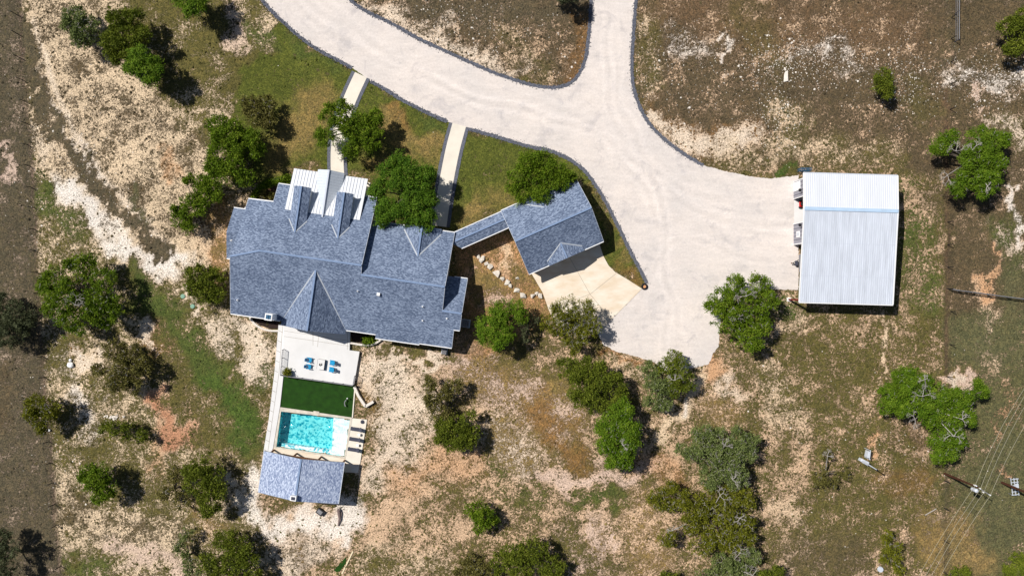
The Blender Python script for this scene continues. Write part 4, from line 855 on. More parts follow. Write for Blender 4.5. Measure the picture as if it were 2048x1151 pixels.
def water(m, c0=(.10, .56, .66, 1)):
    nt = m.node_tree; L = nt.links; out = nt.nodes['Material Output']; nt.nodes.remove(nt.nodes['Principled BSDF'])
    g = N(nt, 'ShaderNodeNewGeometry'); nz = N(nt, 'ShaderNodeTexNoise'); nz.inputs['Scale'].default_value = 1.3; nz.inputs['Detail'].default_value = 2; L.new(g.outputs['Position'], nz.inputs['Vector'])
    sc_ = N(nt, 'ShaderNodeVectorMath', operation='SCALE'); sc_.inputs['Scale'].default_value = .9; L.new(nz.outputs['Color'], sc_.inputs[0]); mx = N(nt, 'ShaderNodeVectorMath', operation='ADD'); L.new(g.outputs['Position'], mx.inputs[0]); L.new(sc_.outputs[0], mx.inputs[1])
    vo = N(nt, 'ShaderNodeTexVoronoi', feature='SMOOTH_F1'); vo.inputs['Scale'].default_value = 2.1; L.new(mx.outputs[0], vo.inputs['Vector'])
    r = N(nt, 'ShaderNodeValToRGB'); e = r.color_ramp.elements; e[0].position = .24; e[0].color = c0; e[1].position = .40; e[1].color = (1, 1, 1, 1)  # caustic light web painted into the water's transparent tint
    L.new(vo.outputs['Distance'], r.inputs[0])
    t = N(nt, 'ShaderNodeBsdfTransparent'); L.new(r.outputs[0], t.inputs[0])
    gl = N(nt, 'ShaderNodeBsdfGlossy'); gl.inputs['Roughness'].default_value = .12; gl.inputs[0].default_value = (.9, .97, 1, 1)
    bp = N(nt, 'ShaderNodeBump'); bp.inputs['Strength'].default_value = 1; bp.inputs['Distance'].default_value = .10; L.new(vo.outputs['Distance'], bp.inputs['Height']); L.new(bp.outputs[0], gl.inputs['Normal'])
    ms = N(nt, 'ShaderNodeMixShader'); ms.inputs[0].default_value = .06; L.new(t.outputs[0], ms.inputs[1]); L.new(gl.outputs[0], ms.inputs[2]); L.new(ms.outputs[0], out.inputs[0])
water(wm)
wm2 = bpy.data.materials.new('shallow_water'); wm2.use_nodes = True; water(wm2, (.80, .93, .95, 1))  # same painted caustic web, fainter over the ledge
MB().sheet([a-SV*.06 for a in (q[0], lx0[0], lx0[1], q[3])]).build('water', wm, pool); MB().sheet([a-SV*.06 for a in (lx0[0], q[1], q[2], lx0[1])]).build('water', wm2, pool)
# garden beds
def bed(pts, z=.05): tag(MB().slab([P(x, y)+SV*z for x, y in pts], .06).build('mulch_bed', M['mulch']), kind='structure')
bed([(499.5,632),(557,640),(557.8,657),(540,657),(520,650),(505,640)]); bed([(699,660),(765,668),(762,677),(750,685),(730,687),(706,683)]); bed([(510,392),(520,380),(536,366),(552,359),(570,356),(586,351),(588,372),(560,366),(546,404),(500,397)])
def edging(pts, label, h=.22, w_=.32):
    c = thing('garden_edging', P(*pts[len(pts)//2]), label, 'edging'); e = MB(); dd = dense(smooth(pts), 3.6)
    for a, b_ in zip(dd[:-1], dd[1:]):
        pa, pb = P(*a), P(*b_); e.bar(pa.lerp(pb, .03)+SV*(h/2+rj.uniform(0, .02)), pa.lerp(pb, .97)+SV*(h/2), w_, h)
    e.build('stone_course', M['stone'], c)
edging([(500,634),(507,645),(522,656),(540,661),(557.5,661)], 'curved white stone edging round the mulch bed by the chimney')
edging([(700,684.5),(730,690),(750,687),(762,679)], 'curved white stone edging round the bed east of the patio', .45)
edging([(508,396),(518,380),(534,366),(553.6,358),(566,357),(583.5,351)], 'wavy white stone edging round the planted bed west of the porch')
for i, (x, y, r_, l) in enumerate(((532.5,387,.38,'largest orange boulder in the planted bed west of the porch'),(539.5,379,.3,'small orange boulder at the north end of the planted bed'),(525.5,393,.34,'pale boulder at the south end of the planted bed'))):
    tag(MB().rock(P(x, y)+SV*.15, r_, 50+i).build('boulder', M['orangerock'] if i < 2 else M['boulder']), l, 'rock', 'boulders in the planted bed')
# retaining wall
rw = thing('retaining_wall', P(732, 811), 'low white stone wall bent in an L beside the artificial turf', 'wall')
e = MB()
for a, b_ in (((710,772),(718,790)),((718,790),(732,811)),((732,811),(748,801.5))):
    e.bar(P(*a)+SV*.3, P(*b_)+SV*.3, .42, .6)
e.build('wall_course', M['stone'], rw)
# railings
def railing(p0, p1, z0, n, label, h=1.0):
    a = gp(*p0, z0); b_ = gp(*p1, z0); t = thing('railing', a.lerp(b_, .5), label, 'railing', 'railings round the patio')
    MB().bar(a+SV*h, b_+SV*h, .07, .05).build('top_rail', M['grey'], t)
    for k in range(n+1): c = a.lerp(b_, k/n); MB().box(c+SV*(h/2), (.07, .07, h), -A_H).build('post', M['black'], t)
    cb = MB()
    for k in range(1, 8): cb.bar(a+SV*h*k/8, b_+SV*h*k/8, .018, .018)
    cb.build('cable', M['grey'], t)
railing((568.6,698),(564.5,748.8), .5, 3, 'grey cable railing along the west edge of the white patio')
railing((564.8,749),(707.2,769.3), .5, 7, 'long grey cable railing between the patio and the artificial turf')
railing((711.5,750.4),(708,769), .5, 1, 'short grey railing at the east corner of the patio')
pl = thing('potted_plant', gp(574.7,744.3,.5), 'potted yellow-green plant in the railing corner of the patio', 'plant')
MB().tube(gp(574.7,744.3,.5), gp(574.7,744.3,.5)+SV*.4, .2, .28, 10).build('pot', M['wood'], pl)
# fire pit
fp = thing('fire_pit', gp(643.4,727.8,.5), 'square white fire pit with rocks between the four blue chairs', 'fire pit')
c = gp(643.4,727.8,.5)
MB().box(c+SV*.22, (1.28, 1.62, .44), -A_H).build('base', M['dgrey'], fp)
MB().box(c+SV*.475, (1.16, 1.66, .07), -A_H).build('table_top', M['patio'], fp)
rk = MB(); [rk.rock(c+Vector((rj.uniform(-.25, .25), rj.uniform(-.2, .3), .55)), .13, 80+i) for i in range(7)]; rk.build('lava_rock', M['black'], fp)
# chairs
def chair(loc, rz, label):
    t = thing('lounge_chair', loc, label, 'chair', 'blue lounge chairs round the fire pit', rz)
    st = MB()
    for k in range(5): st.box((-.22+.125*k, 0, .36-.015*k*1.0+.03), (.115, .56, .025), 0)
    st.build('seat', M['blue'], t, local=True)
    bk = MB()
    for k in range(5): bk.box((-.46, -.22+.11*k, .72), (.03, .1, .80-.05*abs(k-2)), 0, ry=math.radians(-24))
    bk.build('backrest', M['blue'], t, local=True)
    for sy in (-1, 1):
        MB().box((-.05, sy*.36, .56), (.75, .13, .03)).build('armrest', M['blue'], t, local=True)
        MB().box((.26, sy*.33, .27), (.06, .04, .54)).build('leg', M['navy'], t, local=True)
        MB().box((-.3, sy*.31, .25), (.75, .04, .09), ry=math.radians(18)).build('leg', M['navy'], t, local=True)
    return t
c1 = chair(gp(620.5,718.8,.5), -A_H, 'blue lounge chair west of the fire pit, nearer the house')
def rechair(loc, rz, label):
    o = copy_tree(c1); o.location = loc; o.rotation_euler = (0, 0, rz); o['label'] = label
rechair(gp(619,732,.5), -A_H, 'blue lounge chair west of the fire pit, nearer the turf')
rechair(gp(665,724,.5), math.pi-A_H, 'blue lounge chair east of the fire pit, nearer the house')
rechair(gp(663.5,737.7,.5), math.pi-A_H, 'blue lounge chair east of the fire pit, nearer the turf')
# loungers
def lounger(loc, label):
    t = thing('sun_lounger', loc, label, 'sun lounger', 'sun loungers beside the pool', -A_H)
    MB().box((-.25, 0, .30), (1.45, .62, .09)).build('seat', M['dgrey'], t, local=True, bevel=.02)
    MB().box((.72, 0, .52), (.72, .62, .07), ry=math.radians(-38)).build('backrest', M['dgrey'], t, local=True, bevel=.02)
    for sx in (-.85, .6):
        for sy in (-.27, .27): MB().box((sx, sy, .13), (.05, .05, .26)).build('leg', M['black'], t, local=True)
    return t
l1 = lounger(gp(713.5,857,.13), 'dark grey sun lounger nearest the turf on the pool deck')
for (x, y, l) in ((711,877.3,'dark grey sun lounger in the middle of the row of three'),(708,897.6,'dark grey sun lounger nearest the pool house roof')):
    o = copy_tree(l1); o.location = gp(x, y, .13); o['label'] = l
def stable(loc, label):
    t = thing('side_table', loc, label, 'side table', 'small tables between the loungers', -A_H)
    MB().tube((0, 0, .42), (0, 0, .44), .24, .24, 14).build('table_top', M['white'], t, local=True)
    lg = MB()
    for a in range(3): lg.tube((math.cos(a*2.1)*.22, math.sin(a*2.1)*.22, 0), (-math.cos(a*2.1)*.15, -math.sin(a*2.1)*.15, .42), .02, n=5)
    lg.build('leg', M['grey'], t, local=True); return t
t1 = stable(gp(719,867.5,.13), 'small white side table between the first two loungers'); o = copy_tree(t1); o.location = gp(716,888.5,.13); o['label'] = 'small white side table between the last two loungers'
ub = thing('umbrella_base', gp(725,843,.13), 'round dark umbrella base at the top corner of the pool deck', 'umbrella base')
MB().tube((0,0,0),(0,0,.09),.34,.3,18).build('weight_plate', M['dgrey'], ub, local=True); MB().tube((0,0,.09),(0,0,.5),.03,.03,8).build('stem', M['black'], ub, local=True)
# ornament on the turf
ob = thing('curved_bench', gp(691,804,.1), 'small curved pale grey bench on the artificial turf', 'bench')
e = MB(); aa = [gp(693.5,798,.1), gp(690.6,802,.1), gp(690,806,.1), gp(692,811.5,.1)]
for a, b_ in zip(aa[:-1], aa[1:]): e.bar(a+SV*.42, b_+SV*.42, .13, .06)
e.build('seat', M['grey'], ob)
for a in (aa[0].lerp(aa[1], .3), aa[2].lerp(aa[3], .7)): MB().box(a+SV*.2, (.12, .12, .4)).build('leg', M['grey'], ob)
lp = thing('garden_lamp', gp(696.4,795,.1), 'short garden lamp with a round white globe on the turf', 'lamp')
MB().tube(gp(696.4,795,.1), gp(696.4,795,.1)+SV*.5, .03, .03, 8).build('stem', M['black'], lp); MB().ball(gp(696.4,795,.1)+SV*.6, .13).build('globe', M['white'], lp, smooth=True)
# ------------------------------------------------------------------ pool house
fp_ = Frame(-A_H); zE = 3.0; zRp = 4.7
pu0 = (fp_.uv(527,902,zE)[0]+fp_.uv(518,984.5,zE)[0])/2; pu1 = (fp_.uv(687.6,923,zE)[0]+fp_.uv(677.6,1006,zE)[0])/2
pvN = (fp_.uv(527,902,zE)[1]+fp_.uv(687.6,923,zE)[1])/2; pvS = (fp_.uv(518,984.5,zE)[1]+fp_.uv(677.6,1006,zE)[1])/2; pum = (pu0+pu1)/2
ph = thing('pool_house', fp_.w(pum, (pvN+pvS)/2, 0), 'pool pavilion with pale blue-grey shingle gable roof at the south end of the pool', 'pavilion')
r = MB(); Wp = fp_.w
for u in (pu0, pu1): r.slab([Wp(u,pvN,zE), Wp(pum,pvN,zRp), Wp(pum,pvS,zRp), Wp(u,pvS,zE)])
r.build('roof', M['shingle_p'], ph)
MB().bar(Wp(pum,pvN,zRp+.03), Wp(pum,pvS,zRp+.03), .3, .05).build('ridge_cap', M['ridge'], ph)
for v in (pvN+.03, pvS-.03):
    for u in (pu0, pu1): MB().bar(Wp(u,v,zE-.08), Wp(pum,v,zRp-.08), .05, .16).build('rake_board', M['grey'], ph)
for u in (pu0-.05, pu1+.05): MB().bar(Wp(u,pvN,zE-.07), Wp(u,pvS,zE-.07), .1, .14).build('gutter', M['lgrey'], ph)
wl = MB(); vs = [Wp(u, v, z) for v in (pvS+.4, pvS+3.0) for u, z in ((pu0+.5,0),(pu1-.5,0),(pu1-.5,zE-.05),(pum,zRp-.2),(pu0+.5,zE-.05))]
wl.add(vs, [(0,1,2,3,4),(9,8,7,6,5),(0,5,6,1),(1,6,7,2),(2,7,8,3),(3,8,9,4),(4,9,5,0)]); wl.build('wall', M['stucco'], ph)
for (x, y) in ((548.4,899),(594,906),(643,912.5),(690,919.5)):
    a = P(x, y, .12); zt = min(3.6, zE + .2)
    MB().bar(a, a+Vector((-.0, -.12, 3.0)), .22, .22).build('timber_post', M['wood'], ph)
MB().bar(Wp(pu0+.3,pvN-.25,2.78), Wp(pu1+.2,pvN-.25,2.78), .2, .25).build('timber_beam', M['wood'], ph)
cz = 5.3; c0 = P(586, 996, cz)
cho = MB().box((c0.x, c0.y, cz/2+.5), (.95, .8, cz-1.0), -A_H).build('chimney', M['white'], ph)
MB().box((c0.x, c0.y, cz+.02), (.6, .5, .08), -A_H).build('flue_cover', M['dgrey'], cho)
# yard bits south of the pool house
fc = thing('fire_cart', P(641.5,1021.5), 'black tilted cart with a grey mesh lid on the pale soil', 'cart', rz=math.radians(-38))
MB().box((0,0,.35),(1.25,.95,.3)).build('tub', M['black'], fc, local=True); MB().box((-.05,.0,.515),(.85,.6,.04)).build('mesh_lid', M['grey'], fc, local=True)
for sx in (-.5,.5):
    for sy in (-.4,.4): MB().tube((sx,sy,0),(sx,sy,.22),.04,n=6).build('leg', M['black'], fc, local=True)
lg = thing('driftwood_log', P(679,1030), 'gnarled grey-brown log with broken roots beside the pool house', 'log')
e = MB(); e.tube(P(677,1050)+SV*.12, P(680,1034)+SV*.25, .12, .22, 7); e.tube(P(680,1034)+SV*.25, P(678,1018)+SV*.35, .22, .3, 7)
for i in range(7): e.tube(P(678,1019)+SV*.35, P(678+rj.uniform(-8,8), 1010+rj.uniform(0,10))+SV*rj.uniform(.1,.7), .14, .04, 5)
e.tube(P(681,1040)+SV*.3, P(684,1022)+SV*.2, .1, .06, 5)
e.build('trunk', M['driftwood'], lg)
ts = tag(MB().slab([P(x,y)+SV*.05 for x,y in ((668,1139),(692,1112),(692,1124),(680,1141),(673,1143))], .06).build('turf_offcut', M['turf']), 'leaf-shaped piece of dark green artificial turf on bare soil', 'turf')
bd = tag(MB().bar(P(706,1101)+SV*.06, P(684,1146)+SV*.06, .22, .08).build('timber_board', M['cream']), 'long pale board lying beside the turf offcut', 'board')
# air conditioners
def acunit(px, py, sz, label):
    t = thing('air_conditioner', P(px, py), label, 'air conditioner', 'air conditioners behind the house', -A_H)
    MB().box((0,0,.05),(sz*1.3,sz*1.2,.1)).build('pad', M['lgrey'], t, local=True)
    MB().box((0,0,.5),(sz,sz,.8)).build('cabinet', M['grey'], t, local=True, bevel=.03)
    g = MB().ring((0,0,.92), sz*.36, .02, 18, 5)
    for a in range(6): g.bar((0,0,.92),(math.cos(a)*sz*.36,math.sin(a)*sz*.36,.92),.02,.02)
    g.build('fan_guard', M['black'], t, local=True); return t
acunit(931.5, 646, 1.15, 'larger air conditioner in the shade east of the house')
acunit(889, 702, .8, 'smaller air conditioner below the house\'s south-east corner')
# boulders in a curved row
ORD = 'first second third fourth fifth sixth seventh eighth ninth tenth eleventh twelfth thirteenth last'.split()
BL = [(957,513,.55,.8,.5),(964,519,.75,1.3,.9),(973.5,527,.6,1,.3),(980,533,.7,1.2,.8),(992.6,546,.85,1.5,-.9),(1005,556.5,.6,1,.3),(1015.5,564,.65,1.7,.8),(1022,571,.6,1,1.2),(1035,558,.5,1,0),(1033.7,581,.75,1,.6),(1046,590,.75,1.4,-.4),(1065,591,.7,1,1.2),(1081,592,.7,1.4,-.9),(1073,587,.5,1,0)]
for i, (x, y, r_, ax, rz) in enumerate(BL):
    tag(MB().rock(P(x, y)+SV*.12, r_*.78, 100+i, .55, ax, rz).build('boulder', M['boulder']), '%s white landscape boulder counted from the breezeway toward the concrete apron' % ORD[i], 'rock', 'landscape boulders in a curved row')
# tyre
ty = thing('planter_tyre', P(1288.7,572.6), 'black tyre lying flat at the corner of the concrete apron', 'tyre')
MB().ring((0,0,.14), .42, .14, 24, 8).build('rubber_ring', M['rubber'], ty, local=True, smooth=True); MB().tube((0,0,0),(0,0,.1),.26,.26,14).build('sand_fill', M['orangerock'], ty, local=True)
# septic lids, boxes, stones
for (x, y, l) in ((366,592,'round green septic lid nearer the west tree'),(385.5,612,'round green septic lid nearer the house')):
    t = thing('septic_lid', P(x,y), l, 'lid', 'septic tank lids'); MB().tube((0,0,0),(0,0,.12),.36,.36,20).build('rim', M['lid'], t, local=True); MB().tube((0,0,.12),(0,0,.15),.28,.26,20).build('cover', M['lid'], t, local=True)
wb = thing('white_bag', P(142.5,727), 'two white sacks lying end to end on bare soil near the west fence', 'sack')
MB().ball(P(142.5,729)+SV*.2, .55, .45, 10, 6, .12).build('sack', M['white'], wb); MB().ball(P(142,719.5)+SV*.2, .26, .6, 8, 6, .12).build('sack', M['white'], wb)
bx = thing('feed_box', P(97,858), 'cream box with a small white tub at the west fence', 'box')
MB().box(P(94.5,858)+SV*.3, (.55,.4,.6), .1).build('crate', M['cream'], bx, bevel=.02); MB().tube(P(100,859)+SV*0, P(100,859)+SV*.35, .17, .2, 12).build('tub', M['white'], bx)
sp = MB()
for i in range(38): sp.rock(P(226+rj.gauss(0,8.5), 834+rj.gauss(0,2.3)-abs(rj.gauss(0,1)))+SV*.08, rj.uniform(.1,.26), 200+i)
tag(sp.build('stone_pile', M['stone']), 'heap of small white stones north of the sparse west tree', 'stones', kind='stuff')
tag(MB().rock(P(1573.5,153)+SV*.1, .62, 301, .4, 1.7, 1.2).build('boulder', M['stone']), 'lone elongated white boulder in the north-east field', 'rock')
pp_ = thing('white_pipe', P(1860,1021), 'long white pipe lying in the field west of the fence', 'pipe'); MB().tube(P(1849.5,1029)+SV*.08, P(1872,1016)+SV*.08, .07, n=8).build('pipe_run', M['deadwood'], pp_)
rl = thing('round_lid', P(1760,1137), 'round pale well lid in the dry south-east field', 'lid'); MB().tube((0,0,0),(0,0,.25),.48,.44,18).build('cover', M['lgrey'], rl, local=True)
# ------------------------------------------------------------------ workshop
ws = thing('metal_workshop', P(1690, 430), 'large metal workshop with white and galvanised ribbed roof over an open carport', 'workshop')
NW, RWt, RE, NE = P(1607.3,345.7,5.1), P(1608.7,416.5,5.8), P(1796.5,422,5.8), P(1795.7,351.3,5.1); SW, SE = P(1598.3,603.6,4.2), P(1786,609,4.2)
MB().slab([NW, NE, RE, RWt], .1).build('north_roof', M['wmetal'], ws); MB().slab([RWt, RE, SE, SW], .1).build('south_roof', M['wmetal2'], ws)
for (a, b_, c_, d_, nm, m_) in ((NW,NE,RE,RWt,'north_rib','seam'),(RWt,RE,SE,SW,'south_rib','seam')):
    e = MB(); n = 44
    for k in range(1, n):
        p = a.lerp(b_, k/n); q_ = d_.lerp(c_, k/n) if True else 0
        e.bar(p+SV*.035, q_+SV*.035, .05, .055)
    e.build(nm, M[m_], ws)
for t_ in (.36, .71):
    MB().bar(RWt.lerp(SW, t_)+SV*.015, RE.lerp(SE, t_)+SV*.015, .05, .012).build('lap_seam', M['seam'], ws)
MB().bar(RWt+SV*.06, RE+SV*.06, .55, .07).build('ridge_cap', mat('ridge_blue', (176, 200, 224), .5, .08, 1), ws)
for a, b_ in ((NW, RWt), (RWt, SW), (NE, RE), (RE, SE)): MB().bar(a-SV*.05, b_-SV*.05, .14, .2).build('rake_trim', M['white'], ws)
MB().bar(SW+Vector((0,-.08,-.08)), SE+Vector((0,-.08,-.08)), .14, .16).build('gutter', M['white'], ws); MB().bar(NW+Vector((0,.08,-.08)), NE+Vector((0,.08,-.08)), .14, .16).build('gutter', M['lgrey'], ws)
xw = P(1587,400).x; xe = RE.x-.7; yN = 17.75; ySw = P(0,489.5).y; yo0 = P(0,398).y; yo1 = P(0,448).y
def zroof(y): 
    yR = RWt.y; return 5.8-(y-yR)*(.7/abs(NW.y-yR)) if y > yR else 5.8-(yR-y)*(1.6/abs(SW.y-yR))
wl = MB(); T = .16
def wseg(y0, y1, z0, x=xw):
    wl.add([(x+a, y, z) for a in (0, T) for y, z in ((y0,z0),(y1,z0),(y1,zroof(y1)-.16),(y0,zroof(y0)-.16))], [(0,1,2,3),(7,6,5,4),(0,4,5,1),(1,5,6,2),(2,6,7,3),(3,7,4,0)])
yR_ = RWt.y
wseg(yN, yo0, 0)
for y0, y1 in ((yo0, yR_), (yR_, yo1)): wseg(y0, y1, 3.9)
wseg(yo1, ySw, 0); wseg(yN, yR_, 0, xe); wseg(yR_, ySw, 0, xe)
wl.box(((xw+xe)/2, yN, 2.5), (xe-xw-.02, T, 4.9)); wl.box(((xw+xe)/2+.02, ySw, 2.4), (xe-xw, T, 4.75))
wl.build('wall', M['greysiding'], ws)
sl = MB(); y = yN-.5
while y > ySw+.2:
    if not (yo1-.1 < y < yo0+.1): sl.box((xw-.012, y, 2.45), (.024, .07, 4.8))
    y -= .62
sl.build('siding_seam', M['dgrey'], ws)
tm = MB(); 
for y in (yo0, yo1): tm.box((xw-.02, y, 1.97), (.06, .12, 3.94))
tm.box((xw-.02, (yo0+yo1)/2, 3.95), (.07, abs(yo1-yo0)+.12, .12)); tm.box((xw-.02, ySw+.06, 2.4), (.08, .14, 4.7)); tm.box((xw-.02, yN-.06, 2.45), (.08, .14, 4.8)); tm.build('door_trim', M['white'], ws)
yd = P(0,375).y; MB().box((xw-.05, yd, 1.4), (.1, 1.5, 2.6)).build('door', M['white'], ws)
yw = P(0,470).y; a = MB().box((xw-.03, yw, 1.9), (.08, 1.0, 1.3)).build('window', M['white'], ws); MB().box((xw-.05, yw, 1.9), (.08, .55, .95)).build('pane', M['lgrey'], a)
for y in (P(0,386.5).y, P(0,454).y):
    l = MB(); l.tube((xw, y, 3.9), (xw-.55, y, 4.1), .03, n=6); lo = l.build('wall_lamp', M['black'], ws); MB().tube((xw-.55,y,4.1),(xw-.55,y,3.85),.1,.26,12).build('lamp_shade', M['black'], lo)
for (x, y, ztop) in ((xe, SE.y+.4, 4.1), (xe, (ySw+SE.y)/2, 4.6), (xw+1.3, (ySw+SE.y)/2, 4.6)): MB().box((x, y, ztop/2), (.2, .2, ztop)).build('carport_post', M['maroon'], ws)
pb = P(1577, 598.5); MB().box((pb.x, SW.y+.35, 2.05), (.26, .26, 4.1)).build('carport_post', M['maroon'], ws); MB().box((pb.x, SW.y+.35, .14), (.6, .6, .28)).build('post_footing', M['white'], ws)
MB().bar((pb.x-.1, SW.y+.35, 4.05), (xe, SE.y+.4, 4.02), .16, .14).build('carport_beam', M['maroon'], ws)
tag(MB().slab([(xw+.1, yN-.1, .05), (xe-.1, yN-.1, .05), (xe-.1, ySw+.1, .05), (xw+.1, ySw+.1, .05)], .06).build('workshop_floor', M['patio']), kind='structure')
# red riding mower inside the open door
mw = thing('riding_mower', (xw+1.6, yo0-.9, 0.05), 'red riding mower just inside the open workshop door', 'mower')
MB().box((0,0,.62),(.75,.62,.42)).box((.45,0,.72),(.5,.5,.3)).build('hood', M['red'], mw, local=True, bevel=.06); MB().box((-.55,0,.45),(.6,.9,.25)).build('deck', M['red'], mw, local=True, bevel=.04)
MB().box((-.5,0,.75),(.4,.45,.12)).box((-.72,0,.98),(.1,.45,.42)).build('seat', M['black'], mw, local=True, bevel=.03)
for sx, sy in ((.5,-.4),(.5,.4),(-.6,-.5),(-.6,.5)): MB().tube((sx,sy-.1,.26),(sx,sy+.1,.26),.26,.26,14).build('wheel', M['rubber'], mw, local=True)
# trailer under the carport
tl = thing('utility_trailer', P(1620, 526), 'dark utility trailer with its tongue sticking out from the carport', 'trailer')
xa = P(1600,526,.8).x; yy0 = P(0,508.5,.8).y; yy1 = P(0,543,.8).y
MB().box((xa+2.2, (yy0+yy1)/2, .6), (4.4, abs(yy1-yy0), .1)).build('bed', M['dgrey'], tl)
fr_ = MB(); fr_.box((xa, (yy0+yy1)/2, .85), (.3, abs(yy1-yy0), .3)); [fr_.box((xa+2.2, y, .9), (4.4, .08, .45)) for y in (yy0+.02, yy1-.02)]; fr_.build('side_rail', M['grey'], tl)
ym = P(0,526,.6).y; xt = P(1583.5,526,.6).x
tg = MB(); tg.bar((xa,ym+.62,.55),(xt+.2,ym+.04,.55),.09,.1); tg.bar((xa,ym-.62,.55),(xt+.2,ym-.04,.55),.09,.1); tg.tube((xt+.25,ym,.5),(xt+.25,ym,.85),.05,n=8); tg.build('tongue', M['black'], tl)
MB().box((xa-.55,ym,.68),(.42,.8,.28)).build('tongue_box', M['dgrey'], tl, bevel=.03); MB().ball((xt,ym,.6),.12).build('coupler', M['wood'], tl)
for sy in (yy0+.2, yy1-.2): MB().tube((xa+2.4,sy-.12,.35),(xa+2.4,sy+.12,.35),.35,.35,16).build('wheel', M['rubber'], tl)
# rack north of the workshop
rk = thing('metal_rack', P(1602,343), 'blue-grey metal pipe rack standing against the workshop\'s north-west corner', 'rack')
e = MB(); x0 = P(1594,0).x; x1 = P(1614,0).x; y0 = P(0,349).y+.45; y1 = P(0,341.5).y+.2
for z in (.5, 1.1, 1.7):
    e.bar((x0,y0,z),(x1,y0,z),.06,.06); e.bar((x0,y1,z),(x1,y1,z),.06,.06); e.bar((x0,y0,z),(x0,y1,z),.06,.06); e.bar((x1,y0,z),(x1,y1,z),.06,.06)
for x in (x0, (x0+x1)/2, x1):
    for y in (y0, y1): e.box((x,y,.87),(.06,.06,1.74))
e.build('frame', M['navy'], rk)
# ------------------------------------------------------------------ fences
def fence(pts, label, h=1.45, post=M['black'], r=.07, wires=5, pipe=False, name='wire_fence'):
    t = thing(name, P(*pts[len(pts)//2]), label, 'fence')
    for x, y in pts: MB().tube(P(x,y), P(x,y)+SV*h, r, r*.9, 6).build('post', post, t)
    e = MB()
    for a, b_ in zip(pts[:-1], pts[1:]):
        for k in range(wires):
            z = h*(k+1)/wires-.05; pa, pb_ = P(*a)+SV*z, P(*b_)+SV*z
            if pipe: e.tube(pa, pb_, .035 if k < wires-1 else .06, n=5)
            else: e.tube(pa, pb_, .009, n=3, caps=False)
    e.build('rail' if pipe else 'wire', M['grey'] if pipe else M['fencewire'], t)
tops = [(16,-22),(20,22),(22,61),(26,109),(31,154),(38,198),(42,243),(43,286),(45,328),(50,372),(55,413),(57,457),(59,500),(61,544),(66,586),(68,629),(71,671),(73,714),(77,756),(80,800),(84,843),(86,886),(90,929),(95,969),(97,1013),(102,1055),(108,1098),(110,1138),(113,1180)]
kz = 1-1.45/H
fence([(CX+(x-CX)*kz, CY+(y-CY)*kz) for x, y in tops], 'long wire fence on thin posts along the west boundary')
fence([(1903,-20),(1903,35),(1902,78),(1902,124),(1901,168),(1900,219),(1899,262),(1898,310),(1897,355),(1896,400),(1895,444),(1895,489),(1895,534),(1895,577)], 'wire fence along the east boundary, north of the pipe fence')
fence([(1901,622),(1899,688),(1893,752),(1892,800),(1891,850),(1890,905),(1889,960),(1888,1015),(1888,1080),(1887,1143),(1886,1190)], 'wire fence along the east boundary, south of the pipe fence')
fence([(1897,578),(1914,581),(1940,584),(1975,589),(2012,594),(2045,598),(2085,603)], 'grey pipe rail fence running east from the boundary fence', 1.4, M['grey'], .08, 4, True, 'pipe_fence')
fence([(1909,-60),(1909.5,-20),(1909,28),(1909,84)], 'short dark pipe fence run beside the north end of the east boundary', 1.3, M['dgrey'], .07, 3, True, 'pipe_fence')
# ------------------------------------------------------------------ utility poles and wires
up = thing('utility_pole', P(1888.7,946), 'tall brown utility pole with transformer and crossarm in the south-east', 'utility pole')
base = P(1888.7,946); zt = 8.4; top = P(1956,974,zt)
MB().tube(base, top, .2, .13, 10).build('pole', M['rustwood'], up)
ca = P(1950,970,zt-.3); cb = P(1981,990,zt-.3); MB().bar(ca, cb, .12, .14).build('crossarm', M['grey'], up)
tf = P(1945,977,zt-.9); MB().tube(tf, tf+SV*.95, .3, .3, 14).tube(tf+SV*.95, tf+SV*1.05, .3, .12, 14).build('transformer', M['lgrey'], up, smooth=False)
ins = [P(1949.5,969.5,zt), P(1960,976,zt), P(1966.5,983.5,zt), P(1980,989,zt)]
for c in ins: MB().tube(c-SV*.25, c+SV*.12, .07, .1, 8).build('insulator', M['white'], up)
MB().tube(P(1953,971,zt-.2), P(1953,971,zt+.15), .12, .1, 8).build('cutout', M['lgrey'], up)
ends = [((2012,848),(1800,1222)),((2023,848),(1814,1222)),((2034,850),(1826,1222)),((2048,863),(1845,1222))]
for i, (c, (e0, e1)) in enumerate(zip(ins, ends)):
    t = thing('power_line', c, ['outermost west power line', 'second power line from the west', 'third power line from the west', 'outermost east power line'][i]+' passing over the transformer pole', 'power line', 'power lines crossing the south-east field')
    for q_ in (e0, e1):
        d = P(*q_, zt)-c; far = c+d*(1.6 if q_ is e0 else 1.0); e = MB(); prev = c+SV*.12
        for k in range(1, 13):
            f_ = k/12; p = (c+SV*.12).lerp(far, f_); p.z -= 1.2*(f_*(1-f_))*2; e.tube(prev, p, .017, n=4, caps=False); prev = p
        e.build('wire', M['wire'], t)
u2 = thing('utility_pole', P(2003.5,964), 'dark brown utility pole leaning out of the east edge of the frame', 'utility pole')
MB().tube(P(2003.5,964), P(2003.5,964)+Vector((.5,-.3,9.5)), .22, .15, 10).build('pole', M['rustwood'], u2)
rk = thing('slatted_rack', P(2023,970), 'pale blue-grey slatted metal rack on the ground behind the leaning pole', 'rack')
c = P(2023,970); e = MB()
for k in range(3): e.box(c+Vector(((-.52+.52*k), 0, .75)), (.09, 2.9, .09), .12)
for k in range(6): e.box(c+Vector((0, -1.3+.52*k, .83)), (1.15, .11, .05), .12)
e.build('frame', M['lgrey'], rk); MB().box(c+Vector((.15,.25,.98)), (.5,.7,.24), .12).build('equipment_box', M['lgrey'], rk)
